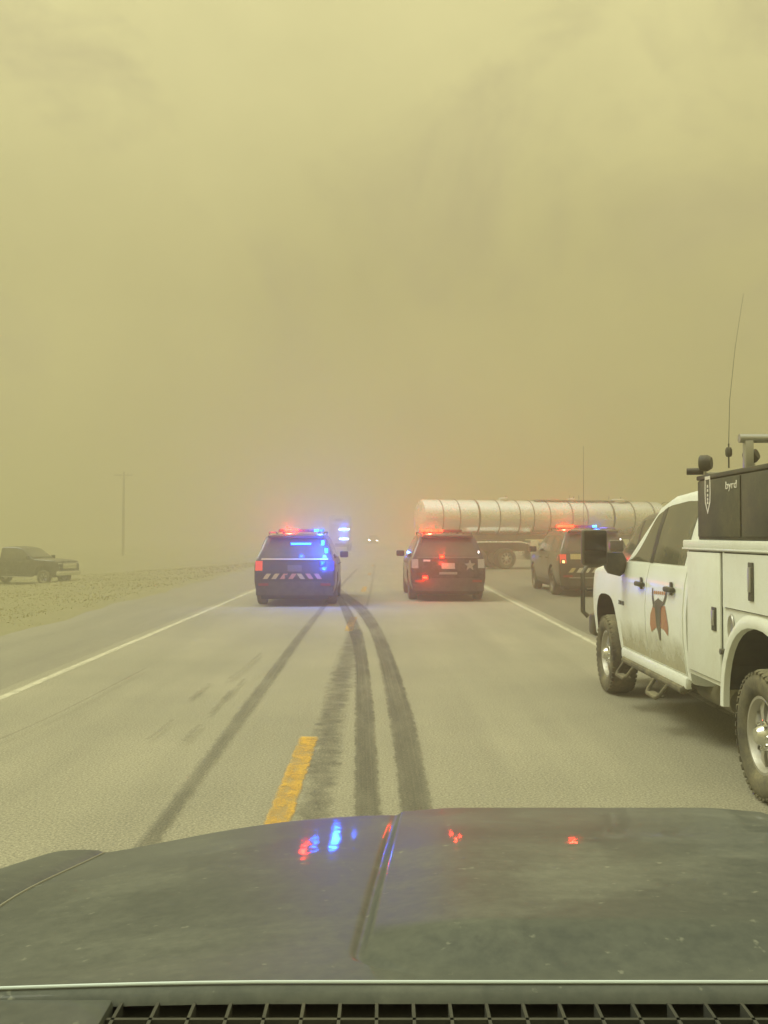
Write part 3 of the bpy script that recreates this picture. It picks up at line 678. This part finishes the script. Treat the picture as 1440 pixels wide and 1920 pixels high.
def pickup(name, label, loc, rz, paint_mat, group):
    t = thing(name, label, 'pickup', loc, rz, group)
    B = truck_cab(t, paint_mat, mirror_big=False)
    bed = MB()
    for sx in (-1, 1): bed.box(min(sx * .93, sx * 1.01), max(sx * .93, sx * 1.01), -2.85, -.74, .60, 1.40, b=.02)
    bed.box(-.93, .93, -2.85, -.74, .72, .80).box(-.95, .95, -.80, -.745, .72, 1.38, b=.01)
    bo = bed.build('bed', [paint_mat, 'dark_recess'], t)
    for sx in (-1, 1):
        a = MB()
        Pp = []
        for k in range(13):
            q = math.pi * k / 12; Pp.append([(sx * 1.0, -1.83 + .56 * math.cos(q), .50 + .50 * math.sin(q)), (sx * 1.045, -1.83 + .53 * math.cos(q), .50 + .47 * math.sin(q)), (sx * 1.03, -1.83 + .47 * math.cos(q), .48 + .42 * math.sin(q))])
        a.grid(Pp).build('wheel_arch', 'black_plastic', t)
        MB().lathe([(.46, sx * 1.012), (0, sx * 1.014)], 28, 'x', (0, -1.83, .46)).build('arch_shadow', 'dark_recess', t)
        MB().box(min(sx * .88, sx * 1.0), max(sx * .88, sx * 1.0), -2.90, -2.84, .95, 1.30, b=.01).build('tail_light', 'red_lens', t)
        for y in (2.2, -1.83): make_wheel(t, (sx * (.89 if y > 0 else .93), y, .41), .41, .27, sx, .25, 6, 'steel', cap=False)
        MB().box(min(sx * .98, sx * 1.10), max(sx * .98, sx * 1.10), -.5, 1.45, .42, .46, b=.012).build('running_board', 'steel', t)
    MB().box(-.92, .92, -2.91, -2.84, .78, 1.38, b=.015).build('tailgate', paint_mat, t)
    MB().box(-.95, .95, -3.02, -2.88, .52, .68, b=.03).build('rear_bumper', 'chrome', t)
    MB().box(-.60, .60, 3.20, 3.215, .90, 1.20, b=.004).build('grille_bar', 'chrome', t)
    return t
black = pickup('black_pickup', 'black pickup in the hazy field at the left edge of the photo', (-20.55, 56.0, -1.03), R(-108), 'black_paint', 'pickups')
grey = pickup('grey_pickup', 'dark grey pickup behind the white service truck, only its cab top showing', (5.30, 16.45, 0.0), R(0), 'grey_paint', 'pickups')
black.scale = (1, 1, 1); 

# ------------------------------------------------------------------ white service truck
TX, TY = 3.42, 8.55
wt = thing('service_truck', 'white service truck with black toolbox, filling the right edge of the road', 'truck', (TX, TY, 0), 0)
B = truck_cab(wt, 'white_paint')
for sx in (-1, 1):
    make_wheel(wt, (sx * .895, 2.2, .42), .42, .27, sx, .245, 8, lugs=42)
    make_wheel(wt, (sx * .895, -2.2, .42), .42, .27, sx, .245, 8, lugs=42)
# painted lower edge, door dust bands, model badge
def tside(px, py, x=2.40):
    D = F * x / (px - CX); return D - TY, EYE - (py - HY) * D / F
for sx in (-1,):
    bo = MB()
# utility body with a carved rear arch
ub = MB()
prof = [(-.735, .62), (-3.55, .62), (-3.55, 1.60), (-.735, 1.60)]
ub.box(-1.02, 1.02, -3.55, -.735, .62, 1.60, b=.012)
uo = ub.build('service_body', ['white_body', 'dark_recess'], wt)
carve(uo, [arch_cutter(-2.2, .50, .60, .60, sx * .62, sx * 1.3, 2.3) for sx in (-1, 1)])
MB().box(-1.045, 1.045, -3.58, -.70, 1.605, 1.665, b=.010).build('top_rail', 'white_body', wt)
MB().box(-1.05, 1.05, -3.585, -.695, 1.592, 1.606, b=.003).build('rail_lip', 'white_paint', wt)
for sx in (-1, 1):
    Pp = []
    for k in range(19):
        a = math.pi * (k / 18); cy, cz = math.cos(a), math.sin(a)
        f_ = lambda v: math.copysign(abs(v) ** (2 / 2.3), v)
        rr = []
        for g, dx in ((.690, 1.019), (.665, 1.040), (.630, 1.048), (.600, 1.040), (.592, 1.0)):
            rr.append((sx * dx, -2.2 + f_(cy) * g, .50 + f_(cz) * g))
        Pp.append(rr)
    MB().grid(Pp).build('arch_flare', 'white_body', wt)
    def panel(nm, y0, y1, z0, z1, mt='white_body', x=1.022, th=.018, b=.006):
        return MB().box(min(sx * x, sx * (x + th)), max(sx * x, sx * (x + th)), y0, y1, z0, z1, b=b).build(nm, mt, wt)
    for y0, y1, z0 in ((-1.553, -.782, .652), (-2.858, -1.592, 1.192), (-3.508, -2.892, .652)):
        panel('door_gasket', y0, y1, z0, 1.583, 'dark_recess', 1.0206, .0012, 0)
    p1 = panel('compartment_door', -1.545, -.79, .66, 1.575)
    # door over the wheel: lower edge slopes to the rear
    p2 = MB().prism([(sx * 1.022, -1.60, 1.20), (sx * 1.022, -2.85, 1.20), (sx * 1.022, -2.85, 1.575), (sx * 1.022, -1.60, 1.575)], (sx * .016, 0, 0)).build('compartment_door', 'white_body', wt)
    p3 = panel('compartment_door', -3.50, -2.90, .66, 1.575)
    for par, y, z, hy, hz in ((p1, -1.43, 1.10, .045, .085), (p2, -2.15, 1.40, .040, .125), (p3, -3.40, 1.10, .045, .085)):
        x = sx * 1.040
        lt = MB().box(min(x, x + sx * .010), max(x, x + sx * .010), y - hy, y + hy, z - hz, z + hz, b=.004).build('latch', 'black_plastic', par)
        MB().box(min(x + sx * .008, x + sx * .020), max(x + sx * .008, x + sx * .020), y - hy * .55, y + hy * .55, z - hz * .55, z + hz * .75, b=.004).build('latch_paddle', 'steel', par)
    MB().lathe([(.001, sx * 1.026), (.075, sx * 1.027), (.088, sx * 1.034), (.098, sx * 1.026)], 24, 'x', (0, 0, 0)).build('fuel_recess', 'steel', wt, loc=(0, -1.73, 1.06)).scale = (1, .62, 1)
    MB().tube([(sx * 1.0, -1.60, .885), (sx * 1.06, -1.60, .885)], [.018, .022], 10).build('grab_knob', 'black_plastic', wt)
    # hoop steps
    MB().tube([(sx * .90, 1.45, .52), (sx * 1.0, 1.42, .45), (sx * 1.0, -.55, .45), (sx * .90, -.6, .52)], .032, 10).build('step_bar', 'rubber', wt)
    for y in (1.18, .05):
        MB().tube([(sx * 1.0, y + .20, .45), (sx * 1.08, y + .18, .34), (sx * 1.10, y + .14, .315), (sx * 1.10, y - .14, .315), (sx * 1.08, y - .18, .34), (sx * 1.0, y - .20, .45)], .018, 8).box(min(sx * 1.03, sx * 1.11), max(sx * 1.03, sx * 1.11), y - .15, y + .15, .315, .328).build('hoop_step', 'rubber', wt)
    MB().box(min(sx * .76, sx * 1.02), max(sx * .76, sx * 1.02), -2.72, -2.70, .25, .62).build('mud_flap', 'rubber', wt)
    # brush guard round the headlamp corner
    MB().tube([(sx * .55, 3.36, .70), (sx * .55, 3.44, .95), (sx * .58, 3.42, 1.30), (sx * .75, 3.36, 1.36), (sx * 1.0, 3.22, 1.34), (sx * 1.06, 3.18, 1.25), (sx * 1.06, 3.18, .80), (sx * 1.0, 3.16, .74)], .028, 10).build('brush_guard', 'black_plastic', wt)
    MB().tube([(sx * 1.0, 3.26, 1.05), (sx * .55, 3.43, 1.05)], .018, 8).build('guard_bar', 'black_plastic', wt)
    B.side(sx, -.59, 1.49, .585, .98, .0082, .0006, 20, 6).build('lower_dust', 'door_dust', wt)
MB().box(-.75, .75, -3.70, -3.56, .50, .66, b=.02).build('rear_bumper', 'black_plastic', wt)
MB().box(-.60, .60, 3.38, 3.46, .60, .86, b=.03).build('guard_plate', 'black_plastic', wt)
MB().box(-.40, .40, -2.9, 1.0, .34, .50, b=.03).build('undercarriage', 'dark_recess', wt)
# exhaust / spare running gear seen below the body
MB().tube([(-.62, .2, .50), (-.66, -1.0, .46), (-.60, -1.6, .50)], .05, 10).tube([(-.72, -.3, .44), (-.72, -1.1, .44)], .10, 12).build('muffler', 'frame_grey', wt)

# toolboxes along both sides
for sx, z1 in ((-1, 2.15), (1, 2.15)):
    xo, xi = sx * 1.03, sx * .52
    tb = MB().box(min(xo, xi), max(xo, xi), -3.45, -1.05, 1.668, z1 - .035, b=.010).build('toolbox', 'tool_black', wt)
    MB().box(min(xo * 1.008, xi), max(xo * 1.008, xi), -3.47, -1.03, z1 - .033, z1, b=.008).build('toolbox_lid', 'tool_black', tb)
    for y0, y1 in ((-1.955, -1.075), (-2.70, -1.985), (-3.43, -2.73)):
        MB().box(min(sx * 1.031, sx * 1.042), max(sx * 1.031, sx * 1.042), y0, y1, 1.69, z1 - .045, b=.005).build('toolbox_door', 'tool_black', tb)
MB().box(-.50, .50, -3.3, -1.20, 1.668, 2.205, b=.03).build('center_box', 'tool_black', wt)
# marks on the toolbox door: outlined shield and handwriting-like name
def on_box(y, z, x=-1.0425): return (x, y, z)
sh = [(-.060, .135), (.060, .135), (.066, .02), (.058, -.06), (0, -.145), (-.058, -.06), (-.066, .02)]
q = MB(); yc, zc = -1.305, 2.00
ring_o = [on_box(yc + a, zc + b) for a, b in sh]; ring_i = [on_box(yc + a * .72, zc + b * .82) for a, b in sh]
k = len(sh); q.add(ring_o + ring_i, [(i, (i + 1) % k, k + (i + 1) % k, k + i) for i in range(k)])
for b in (.06, .03, -.005, -.035, -.06): q.add([on_box(yc + dy, zc + b + dz) for dy, dz in ((-.016, -.009), (.016, -.009), (.012, .011), (-.012, .011))], [(0, 1, 2, 3)])
q.build('shield_emblem', 'reflect_white', wt, 0)
def side_text(txt, size, y, z, x, mat, name, sx=-1):
    me = text_mesh(txt, size); me.materials.clear(); me.materials.append(M[mat])
    o = bpy.data.objects.new(name, me); col.objects.link(o); o.parent = wt; o.location = (x, y, z)
    o.rotation_euler = (R(90), 0, R(-90)); return o
side_text('byrd', .095, -1.80, 2.045, -1.0435, 'reflect_white', 'name_decal').scale = (1.3, .8, 1)
side_text('2500 HD', .075, 1.42, 1.02, -(B.w(1.42, 1.02) + .009), 'black_plastic', 'model_badge').scale = (.85, .8, 1)
# moth-like emblem on the rear door, laid out in photo pixels on the door plane
def emb(name, px, mat, lift):
    v = []
    for a, b in px:
        y, z = tside(a, b); v.append((-(B.w(y, z) + .009 + lift), y, z))
    MB().add(v, [tuple(range(len(v)))]).build(name, mat, wt, 0)
emb('emblem_wing', [(1226, 1134), (1231, 1135), (1232, 1170), (1234, 1176), (1230, 1177), (1222, 1184), (1220, 1170), (1221, 1152)], 'emblem_red', .002)
emb('emblem_wing', [(1241, 1137), (1248, 1136), (1251, 1152), (1254, 1175), (1253, 1192), (1246, 1181), (1240, 1177), (1240, 1168)], 'emblem_red', .002)
emb('emblem_body', [(1226, 1130), (1229, 1127), (1232, 1124), (1235, 1121), (1238, 1124), (1242, 1127), (1246, 1129), (1244, 1136), (1241, 1140), (1240, 1170), (1239, 1185), (1238, 1200), (1236, 1200), (1235, 1185), (1232, 1172), (1230, 1140), (1226, 1137)], 'emblem_dark', .004)
emb('emblem_horn', [(1222.5, 1102), (1224, 1102), (1225, 1115), (1228, 1128), (1226, 1133), (1223.5, 1120)], 'emblem_dark', .005)
emb('emblem_horn', [(1249, 1103), (1250.5, 1103), (1249.5, 1120), (1246, 1134), (1244, 1130), (1247.5, 1115)], 'emblem_dark', .005)
for i in range(6):
    a = 1226 + i * 3.7; emb('emblem_letter', [(a, 1107 + i * .4), (a + 2.4, 1107.3 + i * .4), (a + 2.4, 1113.5 + i * .4), (a, 1113 + i * .4)], 'emblem_text', .003)
# rack, lamps, aerial
MB().tube([(-1.04, -1.95, 2.35), (1.04, -1.95, 2.35)], .030, 14).build('rack_tube', 'steel', wt)
for x in (-.98, .98): MB().box(x - .028, x + .028, -1.98, -1.92, 2.14, 2.335, b=.006).build('rack_post', 'steel', wt)
def worklamp(x, y, z, ang, r_=.055):
    o = MB().lathe([(.0, -.05), (r_ * .7, -.05), (r_, -.02), (r_, .03), (r_ * .92, .035), (0, .030)], 20, 'y').build('work_lamp', 'black_plastic', wt, loc=(x, y, z)); o.rotation_euler = ang
    l = MB().lathe([(r_ * .88, .037), (0, .037)], 20, 'y').build('lamp_lens', 'clear_lens', o)
    MB().tube([(0, 0, -r_), (0, 0, -r_ - .05)], .012, 8).build('lamp_bracket', 'steel', o)
worklamp(-1.00, -1.12, 2.245, (0, 0, R(58)), .062)
worklamp(-.93, -1.86, 2.235, (R(-20), 0, R(45)), .050)
MB().tube([(-1.12, -1.06, 2.185), (-1.0, -1.10, 2.185)], .026, 12).build('side_lamp', 'black_plastic', wt)
MB().box(-1.0, -.92, -1.22, -1.06, 2.151, 2.17, b=.006).build('lamp_plate', 'steel', wt)
ax, ay = (1347 - CX) / F * 7.55 - TX, 7.55 - TY
an = MB().tube([(ax, ay - .25, 2.20), (ax, ay - .25, 2.38)], .006, 8)
an = an.lathe([(.0, 2.28), (.020, 2.285), (.026, 2.30), (.026, 2.335), (.018, 2.352), (0, 2.355)], 8, 'z', (ax, ay - .25, 0))
ao = an.build('antenna', 'black_plastic', wt)
MB().tube([(ax, ay - .25, 2.37), (ax + .01, ay - .25, 2.7), (ax + .055, ay - .25, 3.1), (ax + .12, ay - .25, 3.5)], [.0026, .0018, .0013, .0008], 6).build('antenna_whip', 'black_plastic', ao)

# ------------------------------------------------------------------ tanker trailer
tx0, ty0, tang = 1.75, 50.0, R(17.5)
tk = thing('tanker_trailer', 'long silver tanker trailer standing across the right lane', 'trailer', (tx0, ty0, 0), tang)
RT, ZT, LT = .93, 2.60, 14.0
MB().lathe([(0, -.06), (.45, -.035), (.74, .02), (.88, .09), (RT, .22), (RT, LT - .22), (.88, LT - .09), (.74, LT - .02), (.45, LT + .04), (0, LT + .06)], 64, 'x', (0, 0, ZT)).build('tank', 'tank_steel', tk, 40)
def along(px):                                            # where a photo column crosses the tank axis
    k = (px - CX) / F; return (tx0 - k * ty0) / (k * math.sin(tang) - math.cos(tang))
for px in (821, 852, 888, 926, 963, 989, 1019, 1060, 1088, 1137, 1175, 1212, 1250):
    a = along(px); wd = .045 if px in (888, 1137) else .022
    MB().lathe([(RT + .001, -wd), (RT + .018, -wd), (RT + .018, wd), (RT + .001, wd)], 64, 'x', (a, 0, ZT)).build('band', 'tank_band', tk, 30)
for px, wd in ((945, .5), (1160, .75), (1072, .4)):
    a = along(px)
    mh = MB().lathe([(wd * .55, ZT + RT - .05), (wd * .55, ZT + RT + .10), (wd * .40, ZT + RT + .14), (0, ZT + RT + .15)], 20, 'z', (a, 0, 0)).build('manhole', 'tank_steel', tk)
    MB().tube([(a + .1, -.1, ZT + RT + .13), (a + .1, -.1, ZT + RT + .24)], .03, 8).build('vent', 'steel', mh)
MB().box(along(1000), along(1180), -.30, .30, ZT + RT + .02, ZT + RT + .05).build('walkway', 'steel', tk)
for px in (1064, 1081, 1137):
    a = along(px); MB().tube([(a, -.32, ZT + RT - .06), (a, -.32, ZT + RT + .30)], .018, 8).build('rail_post', 'steel', tk)
MB().box(.5, LT - 1, -.50, -.38, 1.50, 1.74).box(.5, LT - 1, .38, .50, 1.50, 1.74).build('frame_rail', 'frame_grey', tk)
for i in range(6): MB().box(.9 + i * 2.3, 1.0 + i * 2.3, -.45, .45, 1.35, 1.62).build('cross_member', 'frame_grey', tk)
MB().box(along(870), along(978), -.55, .55, .90, 1.50, b=.04).build('bogie', 'frame_grey', tk)
for px in (880, 934):
    a = along(px)
    for sy in (-1, 1):
        w = make_wheel(tk, (a, sy * 1.0, .52), .52, .30, sy, .30, 8, 'steel', cap=True); w.rotation_euler = (0, 0, R(90))
        w2 = make_wheel(tk, (a, sy * .68, .52), .52, .28, sy, .30, 8, 'steel', cap=False); w2.rotation_euler = (0, 0, R(90))
for sy in (-1, 1):
    a0, a1 = along(862), along(985)
    pts = [(a0, 1.02), (a0 + .25, 1.32), (a0 + .6, 1.40), (a1 - .8, 1.40), (a1 - .35, 1.30), (a1 - .1, 1.02)]
    MB().grid([[(a, sy * .60, z), (a, sy * 1.20, z), (a, sy * 1.22, z - .05)] for a, z in pts]).build('fender', 'tank_steel', tk)
MB().box(along(978), along(978) + .45, -1.1, 1.1, .45, 1.45, b=.02).build('valve_cabinet', 'tank_steel', tk)
for sy in (-1, 1): MB().box(LT - 3.3, LT - 3.18, sy * .55 - .06, sy * .55 + .06, .02, 1.6).box(LT - 3.36, LT - 3.12, sy * .55 - .12, sy * .55 + .12, 0, .04).build('landing_leg', 'frame_grey', tk)
MB().tube([(along(985), -.85, 1.28), (along(1130), -.85, 1.28)], .11, 12).build('hose_tube', 'steel', tk)
MB().box(-.02, .10, -1.1, 1.1, .55, .72, b=.02).box(.0, .6, -.48, -.40, .6, 1.6).box(.0, .6, .40, .48, .6, 1.6).build('rear_bumper', 'frame_grey', tk)
for sy in (-1, 1): MB().box(-.045, -.02, sy * .8 - .12, sy * .8 + .12, .60, .68).build('tail_light', 'red_lens', tk)
sg = MB()
a = along(1180); sg.prism([(a, -.80, 2.62), (a + .9, -.80, 2.62), (a + .95, -.76, 2.75), (a + .9, -.90, 2.30), (a, -.90, 2.30)][:2] + [(a + .9, -.93, 2.28), (a, -.93, 2.28)], (0, -.03, 0)).build('hazard_placard', 'white_dirty', tk)

# ------------------------------------------------------------------ pale rescue truck in the dust, utility pole
rt = thing('rescue_truck', 'pale tall rescue truck with blue lights, dim in the dust beyond the left police SUV', 'truck', (-4.75, 108, 0), 0)
MB().box(-1.08, 1.08, -3.0, 2.6, .85, 2.85, b=.05).build('box_body', 'white_dirty', rt)
MB().box(-1.10, 1.10, -3.05, 2.6, 2.85, 3.82, b=.06).build('upper_body', 'white_paint', rt)
MB().box(-1.0, 1.0, 2.65, 4.6, .60, 2.5, b=.15).build('cab', 'white_dirty', rt)
MB().box(-.45, .45, -3.0, 4.4, .5, .85).build('chassis', 'dark_recess', rt)
MB().box(-.90, .90, -3.02, -2.995, 1.0, 2.7, b=.006).build('rear_door', 'white_dirty', rt)
MB().box(-.52, .30, -3.062, -3.052, 3.25, 3.50, b=.003).build('name_panel', 'steel', rt)
MB().box(-.05, 1.05, -3.10, -3.055, 2.30, 2.42, b=.01).build('light_strip', 'lit_far_blue', rt)
MB().box(.0, .98, -3.10, -3.055, 1.28, 1.40, b=.01).build('light_strip', 'lit_far_blue', rt)
MB().box(-1.05, 1.05, -3.25, -3.05, .50, .72, b=.03).build('step_bumper', 'frame_grey', rt)
for y in (-1.9, 3.6):
    for sx in (-1, 1): make_wheel(rt, (sx * .93, y, .46), .46, .28, sx, .28, 8, cap=False)
lamp(rt, (.5, -3.2, 2.36), BLUE, 150, 120); lamp(rt, (.5, -3.2, 1.34), BLUE, 80, 60)

px_, py_ = (232 - CX) / F * 135, 135.0
gz = ground_z(px_, py_)
up = thing('utility_pole', 'wooden utility pole with one crossarm, faint in the dust left of the road', 'utility pole', (px_, py_, gz), 0)
MB().tube([(0, 0, -.3), (0.02, 0, 6), (.05, 0, EYE - gz + 8.75)], [.20, .17, .13], 12).build('pole', 'wood', up)
zc = EYE - gz + 8.25
MB().box(-1.22, 1.30, -.22, -.10, zc - .07, zc + .07).build('crossarm', 'wood', up)
for x in (-1.1, -.5, .6, 1.15): MB().lathe([(.03, zc + .05), (.05, zc + .12), (.05, zc + .2), (0, zc + .23)], 10, 'z', (x, -.16, 0)).build('insulator', 'steel', up)
for x in (-.6, .7): MB().tube([(x, -.16, zc - .05), (.05, -.14, zc - .65)], .025, 6).build('brace', 'wood', up)

# ------------------------------------------------------------------ the truck the photo was taken from: its dusty hood, fenders, cowl and modelled windshield reflections
ct = thing('dark_truck', 'dusty dark truck whose hood fills the bottom of the photo', 'truck', (0.40, 0, 0), 0)
HC = .40
def hood_z(X, y):
    """X measured from the truck's centre line"""
    u = abs(X); d = y - .985
    z = 1.259 - .095 * d - .026 * d * d
    z -= .050 * (u / .95) ** 2 * sstep(.25, .95, u) * (1 + .5 * sstep(1.4, 2.1, y))
    # raised centre panel, its edge crisp at the rear and dying out towards the nose
    xb = crease(y)
    h = (.030 - .016 * sstep(1.5, 2.02, y)) * sstep(.995, 1.10 + .05 * sstep(.30, .45, u), y) 
    z += h * (1 - sstep(xb - .13, xb + .01, u)) * .55 + h * (1 - sstep(xb - .012, xb, u)) * .45
    z -= .004 * math.exp(-((u - xb - .004) / .005) ** 2) * (1 - .8 * sstep(1.6, 2.05, y)) * sstep(.995, 1.06, y)
    z -= .012 * sstep(.40, .70, u) * (1 - sstep(1.1, 1.6, y)) * sstep(.99, 1.15, y)
    z -= .20 * sstep(1.98, 2.22, y) ** 2 * .55
    return z
def yf(X): return 2.14 - .10 * abs(X / .97) ** 3
def crease(y): return .43 - .055 * (y - 1.0) - .07 * (1 - sstep(.99, 1.10, y)) ** 2
def row_x(y):
    b = crease(y); L = [lerp(.965, b + .04, i / 45) for i in range(45)] + [lerp(b + .04, b - .09, i / 44) for i in range(44)] + [lerp(b - .09, 0, i / 20) for i in range(21)]
    return [-q for q in L] + L[-2::-1]
NR = 110
MB().grid([[(X, lerp(.985, yf(X), j / NR), hood_z(X, lerp(.985, yf(X), j / NR))) for X in row_x(lerp(.985, 2.14, j / NR))] for j in range(NR + 1)]).build('hood', 'hood_paint', ct, 60)
for sx in (-1, 1):
    Pp = []
    for j in range(50):
        y = lerp(.80, 2.10, j / 49); row = []
        for k in range(18):
            q = k / 17; X = .9665 + .157 * min(1, q * 1.25) ** .8
            z = hood_z(.97, y) - .003 + .007 * sstep(0, .06, q) - .012 * q + (.010 * math.sin(min(1, q * 1.4) * math.pi)) - (.55 * max(0, (q - .72) / .28) ** 1.6)
            row.append((sx * X, y - .05 * q * sstep(1.8, 2.1, y), z))
        Pp.append(row)
    MB().grid(Pp).build('fender', 'hood_paint', ct, 60)
    MB().tube([(sx * .9665, lerp(1.0, 2.06, i / 20), hood_z(.9665, lerp(1.0, 2.06, i / 20)) + .0005) for i in range(21)], .0022, 6).build('fender_seam', 'seam_dust', ct)
    make_wheel(ct, (sx * .92, 1.35, .42), .42, .27, sx, .25, 8)
MB().box(-1.0, 1.0, 1.95, 2.16, .45, .96, b=.05).build('front_end', 'black_plastic', ct)
MB().box(-.70, .70, 2.1, 2.19, .60, .94, b=.02).build('grille', 'chrome', ct)
MB().box(-.85, .85, .55, 1.9, .46, .80).build('engine_bay', 'dark_recess', ct)
# windshield reflection of the dash edge, modelled as a bright strip behind the hood
MB().tube([(lerp(-1.1, 1.2, i / 40), .979 + .035 * sstep(.45, 1.0, lerp(-1.1, 1.2, i / 40)), 1.262 - .012 * sstep(.5, 1.05, abs(lerp(-1.1, 1.2, i / 40)))) for i in range(41)], .0017, 8).build('dash_reflection_strip', 'pale_strip', ct)
Pp = [[(lerp(-1.1, 1.2, i / 40), y + .035 * sstep(.45, 1.0, lerp(-1.1, 1.2, i / 40)), z - .012 * sstep(.5, 1.05, abs(lerp(-1.1, 1.2, i / 40)))) for y, z in ((.996, 1.235), (.988, 1.2565), (.981, 1.2598), (.975, 1.2592), (.967, 1.2560), (.963, 1.248))] for i in range(41)]
MB().grid(Pp).build('cowl_edge', 'hood_paint', ct, 60)
MB().box(-1.05, 1.05, .60, 1.0, 1.20, 1.232).build('vent_reflection_base', 'vent_reflection_black', ct)  # dark ground of the reflected dash vent, modelled as a solid tray
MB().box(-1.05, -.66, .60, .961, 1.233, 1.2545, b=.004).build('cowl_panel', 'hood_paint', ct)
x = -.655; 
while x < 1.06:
    MB().box(x, x + .0032, .62, .964, 1.232, 1.2490).build('vent_reflection_slat', 'vent_reflection_black', ct); x += .0352  # bars of a defroster vent reflected in the windshield, modelled as solid slats
for y in (.932, .894, .856): MB().box(-.66, 1.06, y - .002, y + .002, 1.233, 1.2490).build('vent_reflection_rib', 'vent_reflection_black', ct)

# ------------------------------------------------------------------ dust in the air
hz = MB().box(-620, 620, -160, 920, -3.2, 12.5).build('haze', 'rubber', None, 0)
hm = bpy.data.materials.new('dust_air'); hm.use_nodes = True; hn = hm.node_tree; hn.nodes.clear()
pv = hn.nodes.new('ShaderNodeVolumePrincipled'); ho = hn.nodes.new('ShaderNodeOutputMaterial'); hn.links.new(pv.outputs[0], ho.inputs['Volume'])
pv.inputs['Color'].default_value = (0.93, 0.90, 0.70, 1); pv.inputs['Density'].default_value = HAZE; pv.inputs['Anisotropy'].default_value = 0.72
hz.data.materials.clear(); hz.data.materials.append(hm); hz['kind'] = 'stuff'; hz['label'] = 'tan dust hanging in the air over the whole road'; hz['category'] = 'dust'
